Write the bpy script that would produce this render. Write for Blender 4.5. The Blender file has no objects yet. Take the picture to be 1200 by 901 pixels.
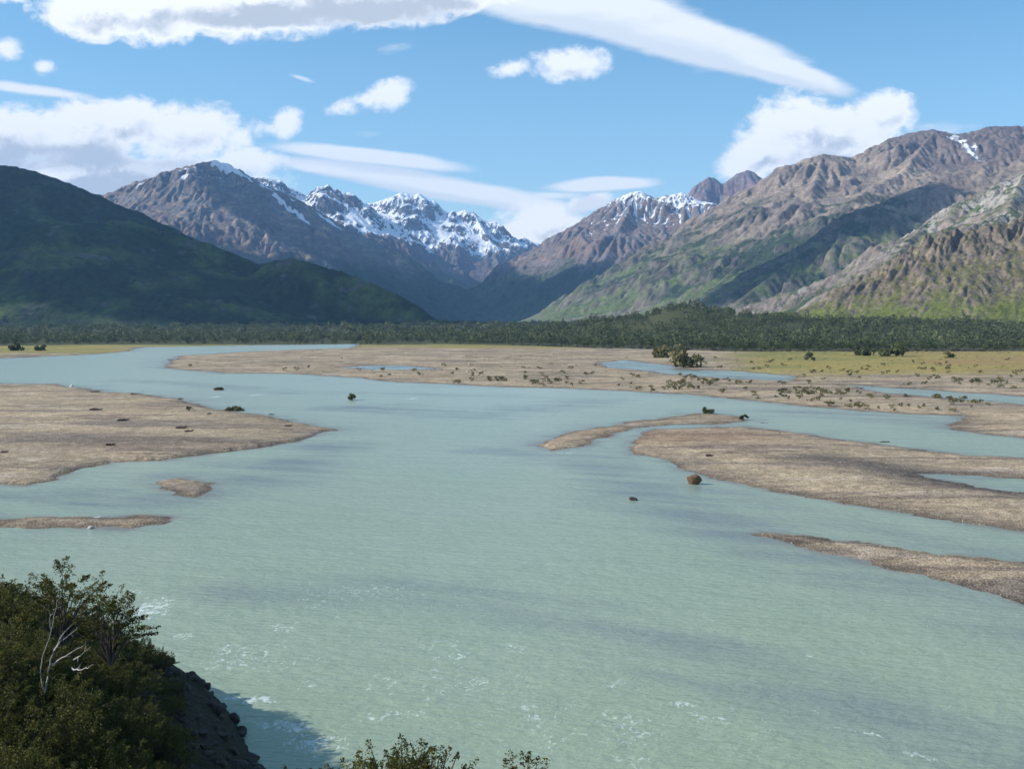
import bpy, math, random
import numpy as np
from mathutils import Vector
R = math.radians
random.seed(7)
SC = bpy.context.scene
COL = SC.collection

# ------------------------------------------------------------------ camera, light, sky
FPX = 1178.0                      # focal length in photo pixels (1200 wide)
HORIZON = 380.0
PITCH = math.atan((450.5 - HORIZON) / FPX)
CAMZ = 25.0
SUN_AZ = -94.0                    # degrees from the view direction (+Y), negative = left
SUN_EL = 30.0

cam_data = bpy.data.cameras.new('camera')
cam = bpy.data.objects.new('camera', cam_data)
COL.objects.link(cam)
cam.location = (0, 0, CAMZ)
cam.rotation_euler = (math.pi / 2 - PITCH, 0, 0)
cam_data.sensor_width = 36
cam_data.lens = 36 * FPX / 1200
cam_data.clip_start = 0.1
cam_data.clip_end = 60000
SC.camera = cam

SC.view_settings.view_transform = 'Standard'
SC.view_settings.look = 'None'
SC.view_settings.exposure = 0.38
SC.view_settings.gamma = 1
SC.cycles.use_denoising = True
SC.cycles.max_bounces = 6
SC.cycles.diffuse_bounces = 2
SC.cycles.glossy_bounces = 2
SC.cycles.transmission_bounces = 3
SC.cycles.transparent_max_bounces = 6
SC.cycles.volume_bounces = 1
SC.cycles.use_adaptive_sampling = True

sd = Vector((math.sin(R(SUN_AZ)) * math.cos(R(SUN_EL)), math.cos(R(SUN_AZ)) * math.cos(R(SUN_EL)), math.sin(R(SUN_EL))))
sun_data = bpy.data.lights.new('sun', 'SUN')
sun_data.energy = 4.6
sun_data.angle = R(0.5)
sun_data.color = (1.0, 0.945, 0.86)
sun = bpy.data.objects.new('sun', sun_data)
COL.objects.link(sun)
sun.rotation_euler = (-sd).to_track_quat('-Z', 'Y').to_euler()

def ray(px, py):
    """direction of a photo pixel, scaled so that y = 1"""
    a = (px - 600) / FPX
    b = (450.5 - py) / FPX
    y = math.cos(PITCH) + b * math.sin(PITCH)
    z = -math.sin(PITCH) + b * math.cos(PITCH)
    return a / y, z / y

def at(px, py, D):
    u, v = ray(px, py)
    return (u * D, D, CAMZ + v * D)

def ground_at(px, py, z=0.0):
    u, v = ray(px, py)
    D = (CAMZ - z) / -v
    return (u * D, D)

class NT:
    """small helper for node trees"""
    def __init__(s, tree):
        s.t = tree; s.n = tree.nodes; s.l = tree.links
    def new(s, typ, **kw):
        n = s.n.new(typ)
        for k, v in kw.items():
            setattr(n, k, v)
        return n
    def put(s, sock, v):
        if v is None: return
        if isinstance(v, bpy.types.NodeSocket): s.l.new(v, sock)
        else: sock.default_value = v
    def m(s, op, a, b=None, c=None, clamp=False):
        n = s.new('ShaderNodeMath', operation=op, use_clamp=clamp)
        s.put(n.inputs[0], a); s.put(n.inputs[1], b); s.put(n.inputs[2], c)
        return n.outputs[0]
    def vm(s, op, a, b=None, scale=None):
        n = s.new('ShaderNodeVectorMath', operation=op)
        s.put(n.inputs[0], a); s.put(n.inputs[1], b)
        if scale is not None: s.put(n.inputs['Scale'], scale)
        return n.outputs[0]
    def noise(s, vec, scale, detail=4, rough=0.55, dist=0.0, lac=2.0):
        n = s.new('ShaderNodeTexNoise')
        s.put(n.inputs['Vector'], vec); s.put(n.inputs['Scale'], scale); s.put(n.inputs['Detail'], detail)
        s.put(n.inputs['Roughness'], rough); s.put(n.inputs['Distortion'], dist); s.put(n.inputs['Lacunarity'], lac)
        return n.outputs[0]
    def mix(s, f, a, b, blend='MIX'):
        n = s.new('ShaderNodeMix', data_type='RGBA', blend_type=blend)
        s.put(n.inputs[0], f); s.put(n.inputs[6], a); s.put(n.inputs[7], b)
        return n.outputs[2]
    def rng(s, v, a, b, c=0.0, d=1.0, smooth=False):
        n = s.new('ShaderNodeMapRange', clamp=True, interpolation_type='SMOOTHSTEP' if smooth else 'LINEAR')
        s.put(n.inputs[0], v); s.put(n.inputs[1], a); s.put(n.inputs[2], b); s.put(n.inputs[3], c); s.put(n.inputs[4], d)
        return n.outputs[0]

def rgb(r, g, b): return (r, g, b, 1.0)

# clouds: centre, half sizes in photo pixels, tilt (clockwise degrees), thickness
CUMULUS = [
    (110, 12, 62, 30, 0, 1.0), (185, 16, 80, 30, 0, 1.0), (290, 8, 120, 34, 0, 1.0), (400, 2, 120, 32, 0, 1.0), (500, -8, 90, 24, 0, .9),
    (10, -12, 60, 14, 0, .6),
    (20, 160, 80, 34, 0, 1.0), (95, 165, 90, 42, 0, 1.0), (150, 150, 60, 32, 0, 1.0), (205, 158, 80, 36, 0, 1.0), (110, 205, 190, 30, 0, 1.0), (60, 235, 150, 26, 0, .9),
    (290, 190, 42, 15, 0, .75), 
    
    (885, 185, 42, 24, -20, 1.0), (930, 155, 56, 42, -10, 1.0), (985, 160, 70, 34, 0, 1.0), (1035, 132, 38, 24, -8, .95), (1000, 190, 80, 18, -10, .9),
    (640, 268, 52, 26, 0, 1.0), (690, 268, 40, 18, 0, .7), (690, 240, 30, 11, -12, .8),
]
SMALL = [(336, 145, 19, 15, -25, 1.0), (318, 150, 16, 8, 0, .6), (10, 57, 15, 13, 0, .95), (54, 79, 14, 9, 0, .9), (455, 110, 26, 16, -15, 1.0), (432, 118, 18, 10, -10, .8), (402, 128, 22, 9, -14, .8), (668, 75, 40, 19, -4, 1.0), (645, 72, 24, 12, 10, .7), (598, 80, 26, 9, -18, .9), (295, 155, 18, 14, 0, .5)]
BELLIES = [(340, 22, 170, 14, 2, 1.0), (440, 14, 120, 20, 0, 1.0), (250, 12, 80, 12, 0, .6), (60, 190, 120, 18, 0, 1.0), (190, 205, 120, 22, 0, 1.0), (100, 222, 160, 14, 0, .8), (960, 192, 70, 10, 0, .6), (690, 240, 30, 16, -10, 1.0), (668, 84, 30, 8, 0, .6)]
STREAKS = [
    (690, 12, 130, 26, 6, 1.0), (790, 42, 150, 26, 14, 1.0), (900, 76, 90, 16, 17, 1.0),
    (430, 184, 115, 10, 6, .85), (420, 202, 115, 10, 8, .85), (510, 218, 150, 15, 10, .95), (600, 236, 90, 12, 8, .7),
    (705, 217, 62, 9, -2, .8), (655, 230, 60, 7, 0, .5), (40, 106, 90, 8, 8, .55), (120, 118, 60, 5, 5, .4), (355, 92, 22, 4, 16, .4),
    (470, 54, 40, 10, -14, .3), (518, 66, 14, 6, -20, .25), (832, 76, 42, 12, -24, .35), (425, 158, 42, 7, 0, .25), (1100, 152, 70, 14, -5, .35),
    (740, 290, 300, 16, 0, .25), (735, 150, 40, 5, 0, .12),
]

def build_world():
    w = bpy.data.worlds.new('World')
    SC.world = w
    w.use_nodes = True
    T = NT(w.node_tree)
    T.n.clear()
    out = T.new('ShaderNodeOutputWorld')
    sky = T.new('ShaderNodeTexSky', sky_type='NISHITA')
    sky.sun_disc = False
    sky.sun_elevation = R(SUN_EL)
    sky.sun_rotation = R(SUN_AZ)
    sky.altitude = 400
    sky.air_density = 1.0
    sky.dust_density = 0.6
    sky.ozone_density = 1.6
    # ---- density group: direction (u, v) -> cumulus density
    def group(name, items, nz_scale, nz_amp, stretch, ang=0.0, fine=.5, warp=.02):
        g = bpy.data.node_groups.new(name, 'ShaderNodeTree')
        g.interface.new_socket('UV', in_out='INPUT', socket_type='NodeSocketVector')
        g.interface.new_socket('Density', in_out='OUTPUT', socket_type='NodeSocketFloat')
        G = NT(g)
        gi = G.new('NodeGroupInput'); go = G.new('NodeGroupOutput')
        uv = gi.outputs[0]
        mp = G.new('ShaderNodeMapping'); G.put(mp.inputs[0], uv)
        mp.inputs['Rotation'].default_value = (0, 0, R(ang))
        mp.inputs['Scale'].default_value = (1.0, stretch, 1.0)
        n1 = G.noise(mp.outputs[0], nz_scale, 5, .6, .3)
        n2 = G.noise(mp.outputs[0], nz_scale * 3.1, 5, .66, .4)
        nn = G.m('ADD', G.m('MULTIPLY', n1, 1 - fine), G.m('MULTIPLY', n2, fine))
        # warp the outlines too
        wn = G.new('ShaderNodeTexNoise'); G.put(wn.inputs['Vector'], mp.outputs[0]); wn.inputs['Scale'].default_value = nz_scale * .8; wn.inputs['Detail'].default_value = 3
        wv = G.vm('SCALE', G.vm('SUBTRACT', wn.outputs['Color'], (.5, .5, .5)), scale=warp)
        uv2 = G.vm('ADD', uv, wv)
        su = G.new('ShaderNodeSeparateXYZ'); G.put(su.inputs[0], uv2)
        acc = None
        for (cx, cy, a, b, tilt, s) in items:
            u0, v0 = ray(cx, cy)
            mm = G.new('ShaderNodeMapping', vector_type='TEXTURE')
            cmb = G.new('ShaderNodeCombineXYZ'); G.put(cmb.inputs[0], su.outputs[0]); G.put(cmb.inputs[1], su.outputs[1])
            if acc is not None: G.put(cmb.inputs[2], acc)   # chained, so that Cycles evaluates the clouds one after the other
            G.put(mm.inputs[0], cmb.outputs[0])
            mm.inputs['Location'].default_value = (u0, v0, 0)
            mm.inputs['Rotation'].default_value = (0, 0, R(-tilt))
            mm.inputs['Scale'].default_value = (a / FPX, b / FPX, 1e6)
            ln = G.new('ShaderNodeVectorMath', operation='LENGTH'); G.put(ln.inputs[0], mm.outputs[0])
            d = G.m('MULTIPLY', G.rng(ln.outputs['Value'], 1.5, .3, 0, 1), s)
            acc = d if acc is None else G.m('SMOOTH_MAX', acc, d, .15)
        dens = G.m('ADD', acc, G.m('MULTIPLY', G.m('SUBTRACT', nn, .5), nz_amp))
        dens = G.m('MULTIPLY', dens, G.rng(acc, .02, .2))
        G.put(go.inputs[0], dens)
        return g
    gc = group('cumulus_density', CUMULUS, 11.0, 2.1, 1.25, fine=.5, warp=.016)
    gm = group('small_cloud_density', SMALL, 30.0, 2.0, 1.2, fine=.5, warp=.012)
    gb = group('cloud_belly', BELLIES, 14.0, .8, 1.6)
    gs = group('streak_density', STREAKS, 9.0, .7, 3.5, ang=12, fine=.3, warp=.008)
    tc = T.new('ShaderNodeTexCoord')
    sep = T.new('ShaderNodeSeparateXYZ'); T.put(sep.inputs[0], tc.outputs['Generated'])
    y = T.m('MAXIMUM', sep.outputs[1], .02)
    u = T.m('DIVIDE', sep.outputs[0], y); v = T.m('DIVIDE', sep.outputs[2], y)
    cb = T.new('ShaderNodeCombineXYZ'); T.put(cb.inputs[0], u); T.put(cb.inputs[1], v); cb.inputs[2].default_value = .37
    uv = cb.outputs[0]
    def use(g, vec):
        n = T.new('ShaderNodeGroup'); n.node_tree = g; T.put(n.inputs[0], vec); return n.outputs[0]
    d0 = T.m('MAXIMUM', use(gc, uv), T.m('MULTIPLY', use(gm, uv), .8))
    uvs = T.vm('ADD', uv, (-.009, .012, 0))
    d1 = T.m('MAXIMUM', use(gc, uvs), T.m('MULTIPLY', use(gm, uvs), .8))
    s0 = use(gs, uv)
    s1 = use(gs, T.vm('ADD', uv, (-.006, .012, 0)))
    ca = T.m('MAXIMUM', T.rng(use(gc, uv), .22, .62, 0, 1, True), T.rng(use(gm, uv), .10, .85, 0, .92, True))
    sa = T.rng(s0, .20, .55, 0, .95, True)
    # general broken cloud behind and beside the camera, so that water and shade see a plausible sky
    back = T.noise(tc.outputs['Generated'], 3.2, 5, .6)
    ba = T.m('MULTIPLY', T.rng(back, .5, .66, 0, .8, True), T.rng(sep.outputs[1], .55, .2))
    lightc = T.rng(T.m('SUBTRACT', d0, d1), -.26, .34, 0, 1)
    thick = T.rng(d0, .5, 1.15, 0, 1)
    belly = T.rng(use(gb, uv), .15, .8, 0, .75, True)
    shade = T.m('ADD', T.m('MULTIPLY', thick, T.m('SUBTRACT', 1.0, lightc)), T.m('MULTIPLY', belly, .55))
    colc = T.mix(T.rng(shade, .12, .75, 0, 1, True), rgb(.93, .94, .95), rgb(.47, .52, .58))
    lights = T.rng(T.m('SUBTRACT', s0, s1), -.2, .25, 0, 1)
    cols = T.mix(lights, rgb(.66, .72, .78), rgb(.83, .86, .88))
    hs = T.new('ShaderNodeHueSaturation'); hs.inputs['Saturation'].default_value = 1.28; hs.inputs['Hue'].default_value = .489; T.put(hs.inputs['Color'], sky.outputs[0])
    skyc = T.vm('SCALE', hs.outputs[0], scale=.135)
    # slight milky band near the horizon as thin high cloud
    c = T.mix(T.m('MULTIPLY', T.rng(v, .34, .05, 0, 1), .32), skyc, rgb(.46, .72, .86))
    c = T.mix(T.m('MAXIMUM', sa, 0), c, cols)
    c = T.mix(ca, c, colc)
    c = T.mix(ba, c, rgb(.72, .76, .8))
    bg = T.new('ShaderNodeBackground'); T.put(bg.inputs[0], c); bg.inputs[1].default_value = 1.0
    T.l.new(bg.outputs[0], out.inputs[0])
    w.cycles.sampling_method = 'MANUAL'
    w.cycles.sample_map_resolution = 512
build_world()

# ------------------------------------------------------------------ numpy helpers
def _hash(ix, iy, seed):
    h = (ix.astype(np.int64) * 374761393 + iy.astype(np.int64) * 668265263 + seed * 2147483647 + seed * 97) & 0xFFFFFFFF
    h = ((h ^ (h >> 13)) * 1274126177) & 0xFFFFFFFF
    h = ((h ^ (h >> 16)) * 2246822519) & 0xFFFFFFFF
    return (h ^ (h >> 15)) / 4294967295.0

def vnoise(x, y, seed=0):
    """gradient noise, about -1..1"""
    ix = np.floor(x); iy = np.floor(y)
    fx = x - ix; fy = y - iy
    u = fx * fx * fx * (fx * (fx * 6 - 15) + 10); v = fy * fy * fy * (fy * (fy * 6 - 15) + 10)
    def g(a, b):
        t = _hash(ix + a, iy + b, seed) * (2 * math.pi)
        return np.cos(t) * (fx - a) + np.sin(t) * (fy - b)
    n00, n10, n01, n11 = g(0, 0), g(1, 0), g(0, 1), g(1, 1)
    return 1.5 * ((n00 * (1 - u) + n10 * u) * (1 - v) + (n01 * (1 - u) + n11 * u) * v)

def fbm(x, y, octaves=5, seed=0, gain=.5, ridged=False):
    s = np.zeros_like(x); a = 1.0; tot = 0.0
    for o in range(octaves):
        n = vnoise(x, y, seed + o * 13)
        if ridged: n = 1 - 2 * np.abs(n)
        s += a * n; tot += a
        a *= gain; x = x * 2.03 + 17.1; y = y * 2.03 - 9.7
    return s / tot

def sstep(a, b, x):
    t = np.clip((x - a) / (b - a), 0, 1)
    return t * t * (3 - 2 * t)

def lerp(a, b, t):
    t = t[..., None] if np.ndim(a) > np.ndim(t) or (np.ndim(t) and np.shape(a) == (3,)) else t
    return a * (1 - t) + b * t

def mesh_obj(name, verts, faces, mat=None, parent=None, smooth=True, attrs=None):
    """verts (n,3), faces (m,k) numpy"""
    me = bpy.data.meshes.new(name)
    verts = np.asarray(verts, dtype=np.float32); faces = np.asarray(faces, dtype=np.int32)
    nf, k = faces.shape
    me.vertices.add(len(verts)); me.vertices.foreach_set('co', verts.ravel())
    me.loops.add(nf * k); me.loops.foreach_set('vertex_index', faces.ravel())
    me.polygons.add(nf)
    me.polygons.foreach_set('loop_start', np.arange(0, nf * k, k, dtype=np.int32))
    me.polygons.foreach_set('loop_total', np.full(nf, k, dtype=np.int32))
    me.polygons.foreach_set('use_smooth', np.full(nf, smooth, dtype=bool))
    if attrs:
        for an, arr in attrs.items():
            arr = np.asarray(arr, dtype=np.float32)
            if arr.ndim == 2:
                at_ = me.attributes.new(an, 'FLOAT_COLOR', 'POINT')
                c = np.ones((len(verts), 4), dtype=np.float32); c[:, :3] = arr
                at_.data.foreach_set('color', c.ravel())
            else:
                at_ = me.attributes.new(an, 'FLOAT', 'POINT')
                at_.data.foreach_set('value', arr.ravel())
    me.update(calc_edges=True)
    if mat is not None: me.materials.append(mat)
    ob = bpy.data.objects.new(name, me)
    COL.objects.link(ob)
    if parent is not None: ob.parent = parent
    return ob

def grid_faces(nr, nc):
    i = np.arange(nr * nc).reshape(nr, nc)
    return np.stack([i[:-1, :-1], i[:-1, 1:], i[1:, 1:], i[1:, :-1]], -1).reshape(-1, 4)

def struct(o):
    o['kind'] = 'structure'; return o

def tag(o, label, cat, group=None, kind=None):
    o['label'] = label; o['category'] = cat
    if group: o['group'] = group
    if kind: o['kind'] = kind
    return o

def empty(name, loc=(0, 0, 0)):
    e = bpy.data.objects.new(name, None); COL.objects.link(e); e.location = loc
    e.empty_display_size = .2
    return e

def new_mat(name, rough=.9, spec=.3):
    m = bpy.data.materials.new(name); m.use_nodes = True
    T = NT(m.node_tree); b = T.n['Principled BSDF']
    b.inputs['Roughness'].default_value = rough
    b.inputs['Specular IOR Level'].default_value = spec
    return m, T, b

def attr(T, name):
    n = T.new('ShaderNodeAttribute', attribute_name=name); return n

# ------------------------------------------------------------------ terrain helpers
def erode(h, dx, drops, seed, steps=48, k_er=.3, batch=12000, inertia=.15, cap=5.0, dep=.25):
    """simple droplet erosion; heights in metres, works in cell units"""
    rs = np.random.RandomState(seed)
    H = h / dx
    nr, nc = H.shape
    for b in range(max(1, drops // batch)):
        x = rs.uniform(1, nc - 3, batch); y = rs.uniform(1, nr - 3, batch)
        vx = np.zeros(batch); vy = np.zeros(batch); sp = np.ones(batch); wat = np.ones(batch); sed = np.zeros(batch)
        for s in range(steps):
            ix = x.astype(np.int64); iy = y.astype(np.int64); fx = x - ix; fy = y - iy
            a = H[iy, ix]; bb = H[iy, ix + 1]; c = H[iy + 1, ix]; d = H[iy + 1, ix + 1]
            gx = (bb - a) * (1 - fy) + (d - c) * fy; gy = (c - a) * (1 - fx) + (d - bb) * fx
            h0 = a * (1 - fx) * (1 - fy) + bb * fx * (1 - fy) + c * (1 - fx) * fy + d * fx * fy
            vx = vx * inertia - gx * (1 - inertia); vy = vy * inertia - gy * (1 - inertia)
            L = np.sqrt(vx * vx + vy * vy) + 1e-9; vx /= L; vy /= L
            nx = np.clip(x + vx, 1, nc - 3); ny = np.clip(y + vy, 1, nr - 3)
            jx = nx.astype(np.int64); jy = ny.astype(np.int64); gx_ = nx - jx; gy_ = ny - jy
            h1 = H[jy, jx] * (1 - gx_) * (1 - gy_) + H[jy, jx + 1] * gx_ * (1 - gy_) + H[jy + 1, jx] * (1 - gx_) * gy_ + H[jy + 1, jx + 1] * gx_ * gy_
            dh = h1 - h0
            C = np.maximum(-dh, .01) * sp * wat * cap
            over = (dh > 0) | (sed > C)
            amt = np.where(over, np.where(dh > 0, np.minimum(dh, sed), (sed - C) * dep), -np.minimum((C - sed) * k_er, np.maximum(-dh, 0)))
            sed = sed - amt
            amt = np.clip(amt, -.35, .35) * .8
            flat = iy * nc + ix
            upd = np.bincount(flat, amt * (1 - fx) * (1 - fy), nr * nc) + np.bincount(flat + 1, amt * fx * (1 - fy), nr * nc) \
                + np.bincount(flat + nc, amt * (1 - fx) * fy, nr * nc) + np.bincount(flat + nc + 1, amt * fx * fy, nr * nc)
            H += np.clip(upd.reshape(nr, nc), -.5, .5)
            sp = np.sqrt(np.clip(sp * sp - dh * 2, .01, 9)); wat *= .97
            x, y = nx, ny
    return H * dx

def blur(h, n=1):
    for _ in range(n):
        p = np.pad(h, 1, mode='edge')
        h = (p[:-2, 1:-1] + p[2:, 1:-1] + p[1:-1, :-2] + p[1:-1, 2:] + 4 * p[1:-1, 1:-1]) / 8
    return h

def ridge_height(X, Y, ridges):
    """ridges: list of (k, power, [(px,py,D)...]); height = max over ridge segments"""
    out = np.full(X.shape, -60.0); dist = np.full(X.shape, 1e9)
    for k, pw, pts in ridges:
        P = [at(*p) for p in pts]
        for (x0, y0, z0), (x1, y1, z1) in zip(P[:-1], P[1:]):
            ex, ey = x1 - x0, y1 - y0
            t = np.clip(((X - x0) * ex + (Y - y0) * ey) / (ex * ex + ey * ey), 0, 1)
            d = np.hypot(X - x0 - t * ex, Y - y0 - t * ey)
            z = z0 + t * (z1 - z0)
            q = d / (z * k)
            h = z * np.clip(1 - q, 0, None) ** pw - np.clip(q - 1, 0, None) * 60
            m = h > out
            out = np.where(m, h, out); dist = np.where(m, d, dist)
    return out, dist

def build_mountain(name, x0, x1, y0, y1, dx, ridges, mat, paint, seed, namp=90, nscale=700, drops=120000, crest=140, strata=0, fine=.12, rough=.10, streak=0.0):
    xs = np.arange(x0, x1, dx); ys = np.arange(y0, y1, dx)
    X, Y = np.meshgrid(xs, ys)
    wx = fbm(X / 420, Y / 420, 4, seed + 50) * nscale * .18; wy = fbm(X / 420 + 40, Y / 420, 4, seed + 60) * nscale * .18
    near = ridge_height(X, Y, ridges)[1]
    f = sstep(0, crest * 2.5, near)
    h, d = ridge_height(X + wx * f, Y + wy * f, ridges)
    f = .12 + .88 * sstep(0, crest * 2, d)
    up = sstep(-20, 200, h)
    h = h + namp * f * up * (fbm(X / nscale, Y / nscale, 6, seed, ridged=True) * .8 - .1)
    h = h + namp * rough * up * (fbm(X / (nscale * .12), Y / (nscale * .12), 5, seed + 7, .6, ridged=True))
    if streak:
        h = h + namp * streak * up * f * fbm((X + wx) / 800, (Y * .95 + X * .35 + wy) / 170, 5, seed + 27, .5, ridged=True)
    if strata:
        a = strata; XS = X * math.cos(a) + Y * math.sin(a); YS = -X * math.sin(a) + Y * math.cos(a)
        h = h + namp * .55 * up * f * fbm(XS / 130 + wx / 60, YS / 23 + wy / 30, 5, seed + 17, .62, ridged=True) * (.35 + 1.1 * sstep(-.25, .3, fbm(X / 170, Y / 170, 2, seed + 3)))
    if drops: h = erode(h, dx, drops, seed)
    h = h + fine * namp * up * fbm(X / (dx * 5), Y / (dx * 5), 3, seed + 9)
    gy, gx = np.gradient(h, dx)
    slope = np.hypot(gx, gy)
    curv = (blur(h, 12) - h)
    nz = 1 / np.sqrt(1 + slope ** 2)
    col, snow = paint(X, Y, h, slope, curv, gx, gy)
    keep = h > -8
    V = np.stack([X, Y, h], -1).reshape(-1, 3)
    F = grid_faces(*X.shape)
    F = F[keep.ravel()[F].any(1)]
    used = np.unique(F); remap = np.zeros(len(V), dtype=np.int64); remap[used] = np.arange(len(used))
    o = mesh_obj(name, V[used], remap[F], mat, attrs={'col': col.reshape(-1, 3)[used], 'snow': snow.reshape(-1)[used]})
    return struct(o)

def mountain_material(name, sc, bump=1.0, var=.35, bdist=6.0):
    m, T, b = new_mat(name, .95, .1)
    geo = T.new('ShaderNodeNewGeometry'); pos = geo.outputs['Position']
    c = attr(T, 'col').outputs['Color']; sn = attr(T, 'snow').outputs['Fac']
    n1 = T.noise(pos, 1 / sc, 6, .65)
    n2 = T.noise(pos, .22 / sc, 5, .6)
    f = T.rng(n1, .3, .7, 1 - var, 1 + var)
    f2 = T.rng(n2, .3, .7, 1 - var * .6, 1 + var * .6)
    c2 = T.vm('SCALE', c, scale=T.m('MULTIPLY', f, f2))
    s = T.rng(T.m('ADD', sn, T.m('MULTIPLY', T.m('SUBTRACT', n1, .5), .9)), .42, .58, 0, 1, True)
    cc = T.mix(s, c2, rgb(.86, .88, .92))
    T.put(b.inputs['Base Color'], cc)
    bp = T.new('ShaderNodeBump'); bp.inputs['Strength'].default_value = bump; bp.inputs['Distance'].default_value = bdist
    T.put(bp.inputs['Height'], T.m('MULTIPLY', n1, T.m('SUBTRACT', 1.0, T.m('MULTIPLY', s, .75))))
    T.put(b.inputs['Normal'], bp.outputs[0])
    return m

MAT_FAR = mountain_material('far_rock', 42, .9, .4, 22)
MAT_MID = mountain_material('mid_rock', 24, .9, .4, 13)
MAT_NEAR = mountain_material('crag_rock', 7, 1.0, .45, 4)

C = lambda *a: np.array(a, dtype=float)
ROCK_GREY = C(.175, .165, .165); ROCK_PURP = C(.195, .155, .145); ROCK_RED = C(.225, .16, .135); ROCK_TAN = C(.33, .255, .185)
ROCK_DARK = C(.085, .08, .085); FOREST = C(.030, .050, .024); GRASS = C(.105, .14, .045); SCREE = C(.24, .21, .19); PALE = C(.36, .33, .29)

def ell(X, Y, px, py, D, rx, ry):
    """soft patch around the point of the slope seen at px,py at distance D; sizes in metres"""
    x, y, z = at(px, py, D)
    return np.exp(-(((X - x) / rx) ** 2 + ((Y - y) / ry) ** 2))

def rocks(X, Y, h, s, seed, pal, sc=500):
    n = fbm(X / sc + h / 300, Y / sc, 5, seed); n2 = fbm(X / (sc * .3), Y / (sc * .3) + h / 90, 4, seed + 5)
    base = lerp(lerp(np.broadcast_to(pal[0], X.shape + (3,)), np.broadcast_to(pal[1], X.shape + (3,)), sstep(-.15, .2, n)), np.broadcast_to(pal[2], X.shape + (3,)), sstep(.05, .35, n2))
    return base

def paint_left_mountain(X, Y, h, s, c, gx, gy):
    n = fbm(X / 260, Y / 260, 5, 3)
    col = rocks(X, Y, h, s, 31, (ROCK_GREY, ROCK_PURP, ROCK_TAN))
    col = lerp(col, np.broadcast_to(SCREE, col.shape), sstep(2, 14, c) * .5)
    g = sstep(620, 380, h + n * 160)
    col = lerp(col, np.broadcast_to(FOREST * 1.1, col.shape), g)
    g2 = sstep(900, 600, h + n * 260) * sstep(.9, .5, s) * .6
    col = lerp(col, np.broadcast_to(C(.12, .12, .065), col.shape), g2 * (1 - g))
    sn = sstep(1000, 1450, h + 200 * n) * .5 + sstep(4, 26, c) * sstep(800, 1150, h + n * 100) * .55
    sn = sn * sstep(1.25, .6, s) - .1
    east = sstep(.0, .5, -gx)   # lee side keeps more snow
    # the old snow band below the right-hand crest and a few gully patches
    for pl, wd in (([(262, 196, 8930), (290, 212, 8900), (320, 228, 8880), (352, 246, 8850), (385, 264, 8800), (395, 272, 8780)], 60), ([(188, 207, 8930), (205, 205, 8920), (226, 197, 8930)], 45), ([(252, 192, 8960), (270, 196, 8950)], 45),
                   ([(322, 236, 8700), (345, 256, 8600), (362, 268, 8500)], 38), ([(163, 247, 8700), (168, 236, 8800)], 28), ([(216, 250, 8600), (221, 240, 8700)], 28)):
        Pq = [at(*p) for p in pl]
        for (ax, ay, _), (bx2, by2, _) in zip(Pq[:-1], Pq[1:]):
            ex, ey = bx2 - ax, by2 - ay; t = np.clip(((X - ax) * ex + (Y - ay) * ey) / (ex * ex + ey * ey), 0, 1)
            dd = np.hypot(X - ax - t * ex, Y - ay - t * ey)
            sn = np.maximum(sn, .8 * sstep(wd * np.maximum(1.2 + 3.0 * n, .4), wd * .2, dd))
    sn = sn + east * sstep(900, 1250, h) * .35 * sstep(1.3, .7, s)
    return col, np.clip(sn, 0, 1)

def paint_snow(X, Y, h, s, c, gx, gy):
    n = fbm(X / 330, Y / 330, 5, 8)
    col = rocks(X, Y, h, s, 77, (ROCK_GREY * .8, ROCK_PURP * .8, ROCK_GREY))
    g = sstep(650, 420, h + n * 160)
    col = lerp(col, np.broadcast_to(FOREST * 1.4, col.shape), g)
    big = fbm(X / 1000, Y / 1000, 3, 18); mid = fbm(X / 330 + h / 400, Y / 330, 4, 28)
    sn = sstep(760, 1080, h + 120 * n + 300 * big) * 1.1 + sstep(0, 20, c) * .3 * sstep(600, 900, h) - sstep(.85, 1.3, s + mid * .5) * .8 - sstep(.05, .35, mid) * .55
    return col, np.clip(sn, 0, 1)

def paint_mid(X, Y, h, s, c, gx, gy):
    n = fbm(X / 300, Y / 300, 5, 9)
    col = rocks(X, Y, h, s, 57, (ROCK_PURP, ROCK_RED, ROCK_GREY))
    g = sstep(560, 330, h + n * 200)
    col = lerp(col, np.broadcast_to(FOREST * 1.3, col.shape), g)
    col = lerp(col, np.broadcast_to(GRASS * .8, col.shape), sstep(.1, .3, n) * sstep(760, 380, h) * .5)
    west = sstep(3200, 1700, X)
    sn = sstep(700, 1180, h + 200 * n) * (.26 + .34 * west) + sstep(0, 14, c) * sstep(560, 780, h) * .6 * (.4 + .9 * west) - sstep(.9, 1.4, s) * .35
    return col, np.clip(sn, 0, 1)

def paint_back(X, Y, h, s, c, gx, gy):
    n = fbm(X / 260, Y / 260, 5, 19)
    col = rocks(X, Y, h, s, 91, (ROCK_PURP * 1.05, C(.22, .14, .14), ROCK_RED))
    sn = sstep(1.1, .5, s) * sstep(1450, 1250, h) * sstep(900, 1200, h) * .6 + sstep(0, 20, c) * .3
    return col, np.clip(sn, 0, 1)

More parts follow.
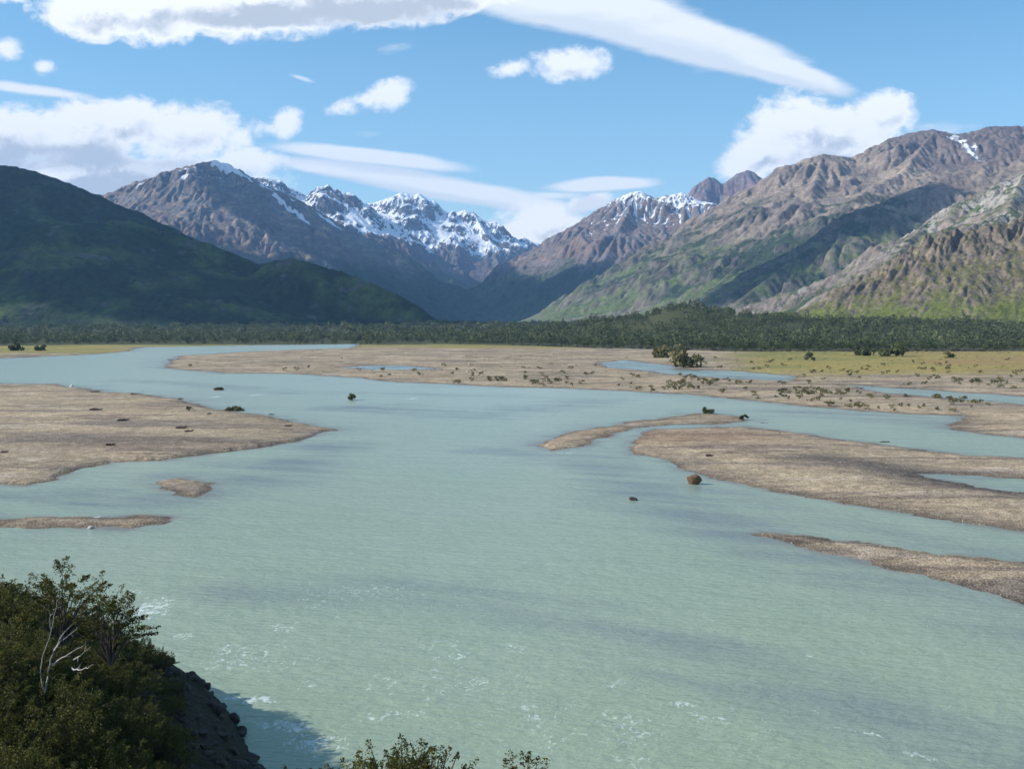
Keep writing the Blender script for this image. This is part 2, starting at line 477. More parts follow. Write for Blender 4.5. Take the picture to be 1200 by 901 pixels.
def paint_right(X, Y, h, s, c, gx, gy):
    n = fbm(X / 240, Y / 240, 5, 29); n2 = fbm(X / 90, Y / 90, 4, 39)
    st = fbm(X / 900, (Y * .95 + X * .35) / 150, 5, 47)      # ribs and woods that run down the slope to the left
    col = rocks(X, Y, h, s, 17, (C(.26, .21, .165), C(.185, .15, .13), C(.29, .235, .175)), 520)
    top = sstep(780, 980, h + n * 60) * sstep(500, 1500, X - 1000)
    col = lerp(col, np.broadcast_to(C(.165, .13, .12), col.shape), top * .9)
    pk = np.maximum(ell(X, Y, 960, 205, 6300, 420, 800), ell(X, Y, 1040, 205, 6000, 300, 420))
    col = lerp(col, np.broadcast_to(C(.40, .32, .23), col.shape), pk * sstep(-.3, .2, n) * .85)
    gr = sstep(620, 300, h + n * 160)
    gcol_ = lerp(np.broadcast_to(GRASS, col.shape), np.broadcast_to(C(.17, .16, .11), col.shape), sstep(-.1, .25, st + n2 * .4))
    col = lerp(col, gcol_, gr * .92)
    wood = sstep(820, 640, h + n * 200) * sstep(-.10, .08, st + n2 * .35) * sstep(80, 200, h + n * 120)
    col = lerp(col, np.broadcast_to(C(.036, .056, .030), col.shape), wood * .95)
    rk = sstep(.85, 1.15, s + n2 * .3)
    col = lerp(col, np.broadcast_to(ROCK_PURP, col.shape), rk * .5)
    sn = ell(X, Y, 1122, 165, 6300, 60, 420) * .6 + ell(X, Y, 1140, 158, 6300, 60, 260) * .4
    sn = sn * sstep(700, 900, h) * (1 + n2)
    return col, np.clip(sn, 0, 1)

def paint_outcrop(X, Y, h, s, c, gx, gy):
    n = fbm(X / 150, Y / 150, 5, 49); n2 = fbm(X / 50, Y / 50, 4, 59)
    col = np.broadcast_to(C(.125, .135, .06), X.shape + (3,))
    col = lerp(col, np.broadcast_to(C(.17, .16, .10), col.shape), sstep(-.2, .3, n2))
    col = lerp(col, np.broadcast_to(FOREST * 1.3, col.shape), sstep(.0, .25, n + n2 * .4) * .9)
    rk = sstep(.62, .95, s + n2 * .35)
    col = lerp(col, np.broadcast_to(lerp(np.broadcast_to(C(.235, .195, .165), col.shape), np.broadcast_to(PALE, col.shape), sstep(-.1, .3, n + (h - 350) / 600)), col.shape), rk)
    return col, np.zeros(X.shape)

def paint_crag(X, Y, h, s, c, gx, gy):
    n = fbm(X / 60, Y / 60, 5, 69); n2 = fbm(X / 22, Y / 22, 4, 79)
    col = np.broadcast_to(C(.145, .135, .058), X.shape + (3,))
    col = lerp(col, np.broadcast_to(C(.13, .155, .035), col.shape), sstep(110, 20, h + n * 60) * .9)
    rk = sstep(.62, 1.0, s + n2 * .4 + n * .35)
    col = lerp(col, np.broadcast_to(lerp(np.broadcast_to(C(.215, .172, .13), col.shape), np.broadcast_to(C(.13, .11, .092), col.shape), sstep(-.2, .3, n2)), col.shape), rk)
    col = lerp(col, np.broadcast_to(FOREST * 1.2, col.shape), sstep(.25, .4, n2 * .7 + n * .5) * .6 * (1 - rk))
    return col, np.zeros(X.shape)

def paint_dark_hill(X, Y, h, s, c, gx, gy):
    n = fbm(X / 180, Y / 180, 5, 89); n2 = fbm(X / 60, Y / 60, 4, 99)
    col = lerp(np.broadcast_to(C(.026, .046, .022), X.shape + (3,)), np.broadcast_to(C(.075, .105, .034), X.shape + (3,)), sstep(-.05, .3, n))
    col = lerp(col, np.broadcast_to(C(.018, .034, .020), col.shape), sstep(.0, .3, n2) * .7)
    col = lerp(col, np.broadcast_to(C(.12, .11, .10), col.shape), sstep(.32, .45, n2 + n * .5) * .7)
    col = lerp(col, np.broadcast_to(C(.04, .048, .04), col.shape), sstep(360, 470, h + n * 60) * .6)
    return col, np.zeros(X.shape)

build_mountain('hill_dark_forest', -3900, 300, 1900, 5600, 7.0, [
    (2.3, 1.05, [(-260, 120, 4200), (-120, 160, 4100), (0, 194, 4000), (50, 204, 3950), (100, 231, 3850), (140, 259, 3750), (200, 290, 3700)]),
    (2.6, 1.1, [(0, 285, 3150), (60, 272, 3250), (110, 263, 3300), (150, 260, 3350), (200, 276, 3350), (250, 297, 3300)]),
    (1.75, 1.05, [(250, 297, 3300), (300, 311, 3250), (340, 302, 3150), (375, 312, 3120)]),
    (1.25, 1.0, [(375, 312, 3120), (400, 318, 3090), (440, 334, 3040), (470, 347, 3000), (492, 360, 2960)]),
], MAT_MID, paint_dark_hill, 11, namp=48, nscale=480, drops=90000, crest=70, rough=.12)

build_mountain('mountain_left', -4600, 1500, 5200, 10800, 12.0, [
    (1.75, 1.15, [(40, 290, 9000), (120, 237, 9000), (150, 216, 9000), (180, 208, 9000), (200, 201, 9000), (225, 193, 9000), (252, 188, 9000), (268, 192, 9000), (285, 202, 9000), (310, 217, 9000), (340, 229, 9000), (370, 246, 9000), (400, 263, 8900), (440, 284, 8700), (500, 322, 8300), (560, 352, 7900), (600, 374, 7600)]),
    (1.9, 1.2, [(252, 190, 9000), (250, 235, 8400), (235, 290, 7800), (225, 330, 7300)]),
    (1.9, 1.2, [(310, 217, 9000), (330, 262, 8400), (350, 310, 7800), (380, 350, 7300)]),
    (1.9, 1.2, [(400, 263, 8900), (430, 310, 8200), (470, 350, 7500)]),
    (1.9, 1.2, [(160, 212, 9000), (150, 260, 8300), (140, 320, 7600)]),
], MAT_FAR, paint_left_mountain, 21, namp=115, nscale=1000, drops=220000, rough=.06)

build_mountain('mountain_jagged', -5200, 2200, 9800, 12800, 14.0, [
    (1.5, 1.2, [(270, 215, 11500), (300, 207, 11500), (320, 210, 11500), (332, 217, 11500), (345, 222, 11500), (360, 230, 11500), (372, 226, 11500), (384, 216, 11500), (392, 222, 11500), (400, 229, 11500), (410, 226, 11500), (416, 240, 11500), (440, 260, 11500), (500, 300, 11200)]),
], MAT_FAR, paint_snow, 33, namp=120, nscale=900, drops=70000, crest=60, fine=.12, rough=.08)

build_mountain('mountain_glacier', -5200, 3600, 9400, 16000, 14.0, [
    (1.6, 1.2, [(395, 262, 14300), (425, 240, 14000), (440, 237, 14000), (456, 232, 14000), (470, 226, 14000), (485, 229, 14000), (491, 227, 14000), (500, 237, 14000), (508, 235, 14000), (515, 246, 14000), (530, 250, 14000), (545, 246, 14000), (554, 248, 14000), (565, 260, 14000), (590, 272, 14000), (608, 281, 14000), (614, 278, 14000), (632, 293, 13900), (660, 310, 13600), (700, 345, 13200)]),
    (1.7, 1.2, [(485, 229, 14000), (500, 270, 13200), (520, 310, 12500), (540, 350, 11700)]),
    (1.7, 1.2, [(554, 248, 14000), (575, 285, 13200), (590, 325, 12400), (605, 362, 11500)]),
    (1.7, 1.2, [(430, 240, 14000), (440, 290, 13000), (470, 340, 12000)]),
], MAT_FAR, paint_snow, 43, namp=150, nscale=1500, drops=160000, rough=.05, fine=.05)

build_mountain('mountain_middle', -1400, 4800, 5000, 11200, 12.0, [
    (1.7, 1.15, [(590, 365, 8300), (612, 330, 8700), (640, 293, 9000), (660, 281, 9000), (680, 263, 9000), (700, 247, 9000), (720, 236, 9000), (738, 227, 9000), (752, 225, 9000), (768, 232, 9000), (785, 228, 9000), (798, 226, 9000), (808, 229, 9000), (820, 241, 9000), (840, 256, 9000), (900, 275, 9000)]),
    (1.8, 1.2, [(745, 226, 9000), (725, 270, 8300), (700, 320, 7600), (680, 360, 7000)]),
    (1.8, 1.2, [(803, 228, 9000), (800, 275, 8200), (780, 320, 7500), (760, 355, 6900)]),
    (1.8, 1.2, [(690, 255, 9000), (665, 300, 8400), (645, 345, 7800)]),
], MAT_FAR, paint_mid, 53, namp=115, nscale=900, drops=160000, rough=.07)

build_mountain('mountain_purple_peaks', 200, 5600, 9500, 13600, 14.0, [
    (1.1, 1.3, [(760, 262, 11500), (800, 244, 11500), (816, 233, 11500), (822, 214, 11500), (830, 208, 11500), (839, 211, 11500), (846, 216, 11500), (856, 214, 11500), (862, 205, 11500), (875, 201, 11500), (884, 203, 11500), (896, 213, 11500), (910, 222, 11500), (960, 250, 11500)]),
], MAT_FAR, paint_back, 63, namp=110, nscale=700, drops=50000, crest=60)

build_mountain('mountain_right', -200, 6200, 3200, 8800, 10.0, [
    (1.75, 1.15, [(875, 240, 6700), (905, 217, 6600), (925, 203, 6500), (942, 187, 6450), (965, 181, 6400), (985, 184, 6400), (1002, 187, 6450), (1020, 176, 6500), (1040, 165, 6500), (1070, 156, 6500), (1095, 153, 6500), (1110, 157, 6500), (1128, 158, 6500), (1160, 150, 6500), (1200, 149, 6500), (1400, 140, 6500)]),
    (2.0, 1.15, [(925, 203, 6500), (890, 245, 6300), (850, 290, 6100), (800, 330, 5900), (740, 368, 5700)]),
    (1.8, 1.15, [(965, 181, 6400), (950, 230, 5800), (900, 285, 5400), (840, 335, 5000), (790, 368, 4700)]),
    (1.8, 1.15, [(1330, 130, 5600), (1200, 170, 5300), (1150, 192, 5200), (1100, 212, 5100), (1040, 235, 5000), (990, 265, 4800), (930, 305, 4600), (870, 350, 4300)]),
    (1.8, 1.15, [(1095, 153, 6500), (1060, 200, 5900), (1000, 235, 5500)]),
], MAT_MID, paint_right, 73, namp=85, nscale=800, drops=160000, rough=.06, streak=.45)

build_mountain('hill_outcrop', 200, 3000, 2100, 4700, 6.0, [
    (1.7, 1.15, [(780, 376, 3500), (850, 364, 3500), (920, 345, 3450), (980, 322, 3400), (1030, 300, 3400), (1060, 280, 3400), (1085, 262, 3400), (1110, 250, 3400), (1140, 232, 3400), (1170, 218, 3400), (1200, 205, 3400), (1300, 170, 3400), (1420, 150, 3400)]),
    (1.7, 1.1, [(1085, 262, 3400), (1050, 300, 3100), (1000, 340, 2800)]),
    (1.7, 1.1, [(1200, 205, 3400), (1180, 250, 3000), (1130, 290, 2800)]),
], MAT_MID, paint_outcrop, 83, namp=65, nscale=300, drops=90000, crest=60)

build_mountain('hill_crag', 460, 1900, 1500, 2700, 3.0, [
    (2.0, 1.1, [(885, 378, 2050), (905, 366, 2050), (935, 366, 2080), (960, 355, 2100), (990, 341, 2100), (1010, 331, 2100), (1035, 322, 2120), (1060, 311, 2150), (1085, 297, 2150), (1110, 284, 2150), (1130, 276, 2150), (1160, 270, 2150), (1200, 262, 2150), (1300, 240, 2150), (1400, 230, 2150)]),
], MAT_NEAR, paint_crag, 93, namp=34, nscale=130, drops=50000, crest=22, strata=R(52), fine=.25)

def add_cloud(px, py, D, rx, ry, rot=0.0, zc=3150.0, seed=0):
    """an unseen cumulus, added so that its shadow falls around the slope point seen at px,py"""
    x, y, z = at(px, py, D)
    t = (zc - z) / sd.z
    cx, cy = x + sd.x * t, y + sd.y * t
    nu, nv = 72, 36
    th = np.linspace(0, 2 * math.pi, nu, endpoint=False); ph = np.linspace(.02, math.pi - .02, nv)
    TH, PH = np.meshgrid(th, ph)
    ux = np.cos(TH) * np.sin(PH); uy = np.sin(TH) * np.sin(PH); uz = np.cos(PH)
    n = fbm(ux * 1.7 + uz * .9 + seed, uy * 1.7 - uz * .7, 4, 500 + seed)
    r = 1 + .42 * n
    lx = ux * r * rx; ly = uy * r * ry; lz = np.where(uz > 0, uz * 330 * (1 + .8 * n), uz * 90)
    ca, sa = math.cos(rot), math.sin(rot)
    V = np.stack([cx + lx * ca - ly * sa, cy + lx * sa + ly * ca, zc + lz], -1)
    i = np.arange(nu * nv).reshape(nv, nu); j = np.roll(i, -1, 1)
    F = np.stack([i[:-1], i[1:], j[1:], j[:-1]], -1).reshape(-1, 4)
    return V.reshape(-1, 3), F
CL = bpy.data.materials.new('cloud_white'); CL.use_nodes = True
CL.node_tree.nodes['Principled BSDF'].inputs['Base Color'].default_value = rgb(.9, .9, .92)
CL.node_tree.nodes['Principled BSDF'].inputs['Roughness'].default_value = 1
cv = []; cf = []; off = 0
for k, a in enumerate([(60, 285, 3700, 900, 1150, 0), (240, 345, 2900, 560, 300, .1), (425, 362, 7300, 620, 520, 0), (560, 356, 8300, 620, 1150, 0), (700, 362, 7400, 950, 520, .2), (985, 262, 4900, 720, 190, .35), (860, 320, 4700, 420, 220, .3)]):
    v_, f_ = add_cloud(*a, seed=k)
    cv.append(v_); cf.append(f_ + off); off += len(v_)
o = mesh_obj('shade_clouds', np.concatenate(cv), np.concatenate(cf), CL)  # clouds outside the frame, added to cast shade on the slopes
tag(o, 'unseen cumulus clouds added to shade the slopes', 'clouds', kind='stuff')

def build_haze():
    m = bpy.data.materials.new('haze_air'); m.use_nodes = True
    T = NT(m.node_tree); T.n.clear()
    o = T.new('ShaderNodeOutputMaterial'); v = T.new('ShaderNodeVolumePrincipled')
    v.inputs['Color'].default_value = rgb(.32, .58, 1.0)
    v.inputs['Density'].default_value = 3.4e-5
    v.inputs['Anisotropy'].default_value = .1
    T.l.new(v.outputs[0], o.inputs['Volume'])
    x, y0, y1, z0, z1 = 15500, -3500, 16500, -61, 2650
    V = [(a, b_, c) for a in (-x, x) for b_ in (y0, y1) for c in (z0, z1)]
    F = [(0, 1, 3, 2), (4, 6, 7, 5), (0, 4, 5, 1), (2, 3, 7, 6), (0, 2, 6, 4), (1, 5, 7, 3)]
    o = mesh_obj('haze', V, F, m, smooth=False)
    tag(o, 'thin blue air between the camera and the far mountains', 'haze', kind='stuff')
build_haze()
#%%TERRAIN_END

# ------------------------------------------------------------------ valley floor: gravel bars, banks, meadow
LAND = {
    'far': [(-700, 445), (-300, 428), (0, 420), (100, 415.5), (152, 411.5), (162, 407), (300, 404.5), (425, 403.2), (412, 408), (300, 411.5), (215, 417), (197, 423), (200, 432), (260, 437), (330, 438), (400, 441), (440, 446), (520, 450), (600, 454), (700, 457), (800, 462), (870, 469), (932, 475), (1000, 480), (1060, 485), (1132, 487), (1112, 496), (1116, 504), (1160, 510), (1200, 514), (1500, 532), (2600, 560), (2600, 381.5), (-700, 381.5)],
    'left_bar': [(-700, 430), (0, 450), (67, 450), (117, 459), (165, 461), (213, 468), (253, 478), (333, 491), (362, 498), (388, 503), (333, 520), (273, 529), (187, 540), (133, 542), (83, 553), (60, 563), (37, 569), (0, 566), (-700, 600)],
    'islet': [(185, 563), (215, 560), (248, 566), (243, 574), (233, 582), (215, 578), (195, 574)],
    'low_bar': [(-500, 604), (0, 609), (67, 603), (117, 606), (183, 602), (209, 605), (187, 614), (150, 619), (100, 618), (0, 617), (-500, 614)],
    'tip': [(630, 522), (645, 511), (700, 501), (767, 493), (800, 489), (831, 484), (868, 489), (876, 494), (840, 498), (790, 497.5), (750, 501), (727, 505), (700, 513), (682, 524), (655, 528)],
    'right_bar': [(733, 525), (745, 512), (763, 504), (800, 502), (878, 500), (955, 510), (1048, 523), (1110, 531), (1200, 538), (1600, 560), (2200, 600), (2200, 740), (1600, 675), (1200, 622), (1095, 607), (994, 591), (916, 578), (839, 561), (800, 549), (780, 538), (745, 533)],
    'sliver': [(876, 627), (910, 626), (994, 634), (1095, 646), (1200, 658), (1600, 705), (2200, 780), (2200, 900), (1600, 830), (1200, 707), (1173, 700), (1110, 681), (1033, 663), (955, 645), (905, 633)],
}
HOLES = {
    'pool_left': [(395, 431), (430, 428), (470, 428.5), (515, 431.5), (500, 433), (440, 433.5)],
    'pool_mid': [(700, 425), (740, 422), (785, 429), (812, 434), (860, 435), (932, 441), (932, 447), (850, 443), (800, 439), (750, 434), (712, 431)],
    'channel_right': [(985, 450), (1060, 455.5), (1130, 459.5), (1210, 465), (1400, 476), (2000, 492), (2000, 504), (1400, 488), (1200, 474), (1120, 468), (1040, 461)],
    'inner': [(1085, 556), (1130, 558), (1200, 562), (1600, 592), (2200, 622), (2200, 634), (1600, 610), (1200, 577), (1150, 571), (1110, 563)],
}
def poly_sd(poly, X, Y):
    """signed distance, positive inside; polygon in photo pixels laid onto the ground"""
    P = [ground_at(*p) for p in poly]
    d = np.full(X.shape, 1e12); ins = np.zeros(X.shape, dtype=bool)
    for (x0, y0), (x1, y1) in zip(P, P[1:] + P[:1]):
        ex, ey = x1 - x0, y1 - y0
        t = np.clip(((X - x0) * ex + (Y - y0) * ey) / (ex * ex + ey * ey + 1e-9), 0, 1)
        d = np.minimum(d, (X - x0 - t * ex) ** 2 + (Y - y0 - t * ey) ** 2)
        if y0 != y1:
            c = ((y0 > Y) != (y1 > Y)) & (X < (x1 - x0) * (Y - y0) / (y1 - y0) + x0)
            ins ^= c
    d = np.sqrt(d)
    return np.where(ins, d, -d)

def land_sd(X, Y):
    amp = np.clip(Y / 240, .35, 2.2)
    wx = fbm(X / 14, Y / 14, 4, 201) * 2.6 * amp + fbm(X / 55, Y / 55, 3, 203) * 3.5 * amp
    wx = wx + fbm(X / 4, Y / 4, 3, 241) * 1.1 * amp
    wy = fbm(X / 4 + 9, Y / 4, 3, 243) * 1.1 * amp + fbm(X / 14 + 31, Y / 14, 4, 207) * 2.6 * amp + fbm(X / 70 + 31, Y / 70, 3, 209) * 4.0 * amp
    XX, YY = X + wx, Y + wy
    s = np.full(X.shape, -1e9)
    for k, p in LAND.items(): s = np.maximum(s, poly_sd(p, XX, YY))
    for k, p in HOLES.items(): s = np.minimum(s, -poly_sd(p, XX, YY))
    return s

def ground_height(X, Y, sd=None):
    if sd is None: sd = land_sd(X, Y)
    n = fbm(X / 30, Y / 30, 4, 211)
    h = np.where(sd > 0, .05 * np.clip(sd, 0, 3) + .40 * sstep(1, 18, sd) + .35 * sstep(20, 90, sd), .05 * sd)
    h = h + (.10 + .0 * X) * fbm(X / 9, Y / 7, 4, 217) * np.exp(-(sd / 12) ** 2) + .05 * fbm(X / 2.5, Y / 2, 3, 219) * np.exp(-(sd / 8) ** 2)
    # cut bank along the near edge of the left bar
    cx, cy = ground_at(250, 530)
    cut = np.exp(-(((X - cx) / 75) ** 2 + ((Y - cy) / 40) ** 2))
    h = h + np.where(sd > 0, cut * .5 * sstep(0, 1.5, sd), 0)
    h = h + np.where(sd > 0, n * .22 * sstep(1, 14, sd), 0)
    bars = fbm(X / 60 + Y / 400, Y / 26, 3, 213)
    h = h + np.where(sd > 0, bars * .25 * sstep(3, 20, sd), 0)
    # small islands stay low and damp
    h = h + np.where(sd > 0, .0, 0)
    h = np.clip(h, -2.5, None)
    # low wooded moraine in the middle distance
    kx, ky = 260, 1500
    kn = 1 + .5 * fbm(X / 120, Y / 120, 3, 215)
    h = h + 35 * kn * np.exp(-(((X - kx) / 120) ** 2 + ((Y - ky - 60) / 170) ** 2)) + 13 * kn * np.exp(-(((X - 520) / 260) ** 2 + ((Y - 1650) / 200) ** 2))
    h = h + 10 * kn * np.exp(-(((X - 90) / 130) ** 2 + ((Y - 1600) / 170) ** 2))
    h = h + sstep(1250, 3200, Y) * 24 + 13 * sstep(1020, 1500, Y) * sstep(150, 500, X)
    return h

def sheet_grid(step_far, step_near, colstep, ymax=15000):
    pys = np.concatenate([np.arange(901 + 260, 640, -step_near * 2), np.arange(640, 480, -step_near), np.arange(480, 386, -step_far)])
    Ds = np.array([CAMZ / -ray(600, p)[1] for p in pys])
    last = Ds[-1]
    Ds = np.concatenate([[-3000, -600, -60, 10, 30], Ds, np.geomspace(last * 1.03, ymax, 60)])
    us = np.arange(-330, 1530, colstep)
    us = (us - 600) / FPX
    side = np.geomspace(us[-1] * 1.03, 1.2, 30); side2 = np.array([2, 4, 10, 30.])
    us = np.concatenate([-side2[::-1], -side[::-1], us, side, side2])
    W = np.maximum(Ds, 40)
    X = np.clip(us[None, :] * W[:, None], -15000, 15000); Y = np.repeat(Ds[:, None], len(us), 1)
    return X, Y

X, Y = sheet_grid(.5, .8, 1.6)
SD = land_sd(X, Y)
Hh = ground_height(X, Y, SD)

def forest_front(u):
    """distance of the forest edge for a bearing (photo column)"""
    us = [-400, 0, 140, 300, 420, 560, 620, 700, 780, 860, 1000, 1200, 1600]
    ds = [1150, 1120, 1180, 1210, 1215, 1190, 1130, 1010, 960, 900, 890, 900, 930]
    return np.interp(u, us, ds)
def forest_mask(X, Y):
    D = np.maximum(Y, 1); u = X / D * FPX + 600
    return sstep(-8, 14, Y - forest_front(u) - 40 * fbm(X / 60, Y / 60, 3, 231))
# surface colours of the ground: gravel, damp sand, yellow grass, green meadow
def ground_paint(X, Y, sd, h):
    n = fbm(X / 40, Y / 24, 5, 221); n2 = fbm(X / 9, Y / 9, 4, 223); n3 = fbm(X / 130, Y / 60, 4, 225)
    grav = lerp(np.broadcast_to(C(.44, .335, .215), X.shape + (3,)), np.broadcast_to(C(.35, .268, .175), X.shape + (3,)), sstep(-.25, .3, n))
    grav = lerp(grav, np.broadcast_to(C(.47, .345, .225), grav.shape), sstep(.1, .4, n3) * .6)
    grav = lerp(grav, np.broadcast_to(C(.235, .185, .14), grav.shape), sstep(.05, .28, fbm(X / 60, Y / 12, 4, 227)) * .95)
    grav = lerp(grav, np.broadcast_to(C(.22, .165, .12), grav.shape), sstep(.22, .3, fbm(X / 42 + 7, Y / 7, 4, 229)) * .8)
    grav = lerp(grav, np.broadcast_to(C(.50, .40, .30), grav.shape), sstep(.2, .36, fbm(X / 26 + 3, Y / 11, 4, 233)) * .5)
    grav = lerp(grav, np.broadcast_to(C(.20, .155, .12), grav.shape), sstep(8, -2, sd + 8 * fbm(X / 11, Y / 8, 3, 235)) * .55)
    # rusty tint on the head of the right bar
    cx, cy = ground_at(815, 513); grav = lerp(grav, np.broadcast_to(C(.30, .18, .11), grav.shape), np.exp(-(((X - cx) / 22) ** 2 + ((Y - cy) / 16) ** 2)) * .6)
    # dark wet silt along the back channel of the right bar
    pq = [ground_at(*p) for p in [(960, 540), (1040, 551), (1120, 565), (1200, 578), (1500, 602)]]
    ds = np.full(X.shape, 1e9); xw = X + 5 * n; yw = Y + 4 * n2
    for (ax, ay), (bx3, by3) in zip(pq[:-1], pq[1:]):
        ex, ey = bx3 - ax, by3 - ay; t = np.clip(((xw - ax) * ex + (yw - ay) * ey) / (ex * ex + ey * ey), 0, 1)
        ds = np.minimum(ds, np.hypot(xw - ax - t * ex, yw - ay - t * ey))
    grav = lerp(grav, np.broadcast_to(C(.135, .11, .09), grav.shape), np.exp(-(ds / 7.5) ** 2) * .95)
    # silt hollow on the left bar
    cx, cy = ground_at(160, 524); grav = lerp(grav, np.broadcast_to(C(.17, .13, .10), grav.shape), np.exp(-(((X - cx) / 26) ** 2 + ((Y - cy) / 11) ** 2)) * .8)
    D = np.maximum(Y, 1)
    u = X / D * FPX + 600
    v = CAMZ / D * FPX + HORIZON          # the photo row a flat valley floor would take: used as a plain distance scale
    mead = sstep(446, 434, v + n * 8 + n3 * 4) * sstep(560, 800, X + 620 + (Y - 600) * .1) * sstep(820, 900, u + n * 60)
    mead = np.maximum(mead, sstep(418, 412, v + n * 2) * sstep(170, 130, u + n * 30))
    mead = np.maximum(mead, sstep(410, 407, v + n * 2 + n3 * 3) * sstep(410, 520, u))
    mead = np.maximum(mead, sstep(1000, 1150, Y + n * 60))
    mcol = lerp(np.broadcast_to(C(.34, .265, .085), X.shape + (3,)), np.broadcast_to(C(.24, .22, .065), X.shape + (3,)), sstep(-.2, .2, n3 + n * .4))
    mcol = lerp(mcol, np.broadcast_to(C(.36, .235, .10), mcol.shape), sstep(-.15, .15, n3) * sstep(1030, 1110, u) * .8)
    col = lerp(grav, mcol, mead)
    ff = forest_mask(X, Y)
    col = lerp(col, np.broadcast_to(C(.045, .055, .025), col.shape), ff * .9)
    # scrubby tint on far bars
    scr = sstep(.0, .25, n2 + n * .5 - .1) * sstep(4, 16, sd) * sstep(350, 430, Y) * (1 - mead)
    col = lerp(col, np.broadcast_to(C(.16, .145, .07), col.shape), scr * .45)
    return col, mead
gcol, mead = ground_paint(X, Y, SD, Hh)

m, T, b = new_mat('gravel_and_meadow', .95, .2)
geo = T.new('ShaderNodeNewGeometry'); pos = geo.outputs['Position']
gc = attr(T, 'col').outputs['Color']; gm = attr(T, 'mead').outputs['Fac']
sep = T.new('ShaderNodeSeparateXYZ'); T.put(sep.inputs[0], pos)
vo = T.new('ShaderNodeTexVoronoi'); T.put(vo.inputs['Vector'], pos); vo.inputs['Scale'].default_value = 4.5
vo2 = T.new('ShaderNodeTexVoronoi'); T.put(vo2.inputs['Vector'], pos); vo2.inputs['Scale'].default_value = .9
sv = T.new('ShaderNodeSeparateColor'); T.put(sv.inputs[0], vo.outputs['Color'])
sv2 = T.new('ShaderNodeSeparateColor'); T.put(sv2.inputs[0], vo2.outputs['Color'])
n = T.noise(pos, .25, 6, .7); nb = T.noise(pos, 1.4, 5, .7)
f = T.m('MULTIPLY', T.m('MULTIPLY', T.rng(sv.outputs[0], 0, 1, .62, 1.36), T.rng(sv2.outputs[1], 0, 1, .80, 1.2)), T.m('MULTIPLY', T.rng(n, .3, .7, .75, 1.25), T.rng(nb, .3, .7, .75, 1.25)))
wet = T.rng(T.m('ADD', sep.outputs[2], T.m('MULTIPLY', T.m('SUBTRACT', n, .5), .16)), .0, .26, .62, 1, True)
f = T.m('MULTIPLY', f, wet)
T.put(b.inputs['Base Color'], T.vm('SCALE', gc, scale=f))
bp = T.new('ShaderNodeBump'); bp.inputs['Strength'].default_value = .6; bp.inputs['Distance'].default_value = .3
T.put(bp.inputs['Height'], T.m('ADD', T.m('MULTIPLY', nb, .6), T.m('MULTIPLY', vo.outputs['Distance'], -.5)))
T.put(b.inputs['Normal'], bp.outputs[0])
ground = struct(mesh_obj('ground', np.stack([X, Y, Hh], -1).reshape(-1, 3), grid_faces(*X.shape), m, attrs={'col': gcol.reshape(-1, 3), 'mead': mead.ravel()}))

# ------------------------------------------------------------------ river
WX, WY = sheet_grid(1.0, 1.2, 3.0, 1900)
rows = (WY[:, 0] > -700) & (WY[:, 0] < 1900)
WX, WY = WX[rows], WY[rows]
WX = np.clip(WX, -3000, 3000)
wsd = land_sd(WX, WY)
def wpatch(px, py, rx, ry, tilt=0):
    """patch on the water, sizes in photo pixels turned into metres at that place"""
    cx, cy = ground_at(px, py); _, y2 = ground_at(px, py + ry)
    sx = rx * cy / FPX; sy = abs(cy - y2)
    dx = WX - cx; dy = WY - cy
    if tilt:   # shear: patch axis drifts along x with depth
        dy = dy + dx * tilt
    return np.exp(-((dx / sx) ** 2 + (dy / sy) ** 2))
wn = fbm(WX / 26, WY / 26, 5, 301)
wn2 = fbm(WX / 7, WY / 7, 4, 303)
flow = fbm((WX * .9 - WY * .35) / 45, (WX * .35 + WY * .9) / 7, 5, 307)       # streaks drawn out along the current
edge = np.exp(-np.clip(-wsd, 0, None) / np.clip(WY / 55, 1.2, 7)) * np.clip(.75 + fbm(WX / 9, WY / 6, 4, 309) * 1.1, 0, 1.2)
shal_shade = .5 * np.exp(-np.clip(-wsd, 0, None) / np.clip(WY / 22, 3, 16)) * np.clip(.6 + wn * 1.2, 0, 1.2)
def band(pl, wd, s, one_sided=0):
    global shal_shade
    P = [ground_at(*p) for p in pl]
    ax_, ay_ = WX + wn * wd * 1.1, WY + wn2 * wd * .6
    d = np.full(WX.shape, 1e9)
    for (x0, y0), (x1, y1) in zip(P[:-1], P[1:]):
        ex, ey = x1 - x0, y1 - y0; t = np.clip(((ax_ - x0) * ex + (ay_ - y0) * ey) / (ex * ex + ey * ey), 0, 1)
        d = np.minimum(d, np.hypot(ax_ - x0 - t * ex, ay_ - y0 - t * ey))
    shal_shade = np.maximum(shal_shade, s * np.exp(-(d / wd) ** 2) * np.clip(.75 + flow * 1.2, 0, 1.25))
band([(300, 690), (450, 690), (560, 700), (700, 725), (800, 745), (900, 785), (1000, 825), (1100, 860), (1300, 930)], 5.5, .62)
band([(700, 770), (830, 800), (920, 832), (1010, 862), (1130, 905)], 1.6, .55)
band([(590, 528), (640, 535), (700, 552), (760, 585), (820, 605), (900, 637), (1000, 662), (1110, 697), (1300, 765)], 8, .72)  # shadow along the lower side of the right bars, put into the water colour
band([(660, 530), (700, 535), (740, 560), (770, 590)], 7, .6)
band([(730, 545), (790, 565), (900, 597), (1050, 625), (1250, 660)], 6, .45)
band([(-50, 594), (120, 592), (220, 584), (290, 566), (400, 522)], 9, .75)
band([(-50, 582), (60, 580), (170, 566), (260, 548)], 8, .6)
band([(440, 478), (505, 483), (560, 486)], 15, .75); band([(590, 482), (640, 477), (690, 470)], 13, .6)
band([(420, 461), (520, 462), (620, 465)], 12, .4); band([(150, 446), (260, 452), (330, 460)], 12, .5)
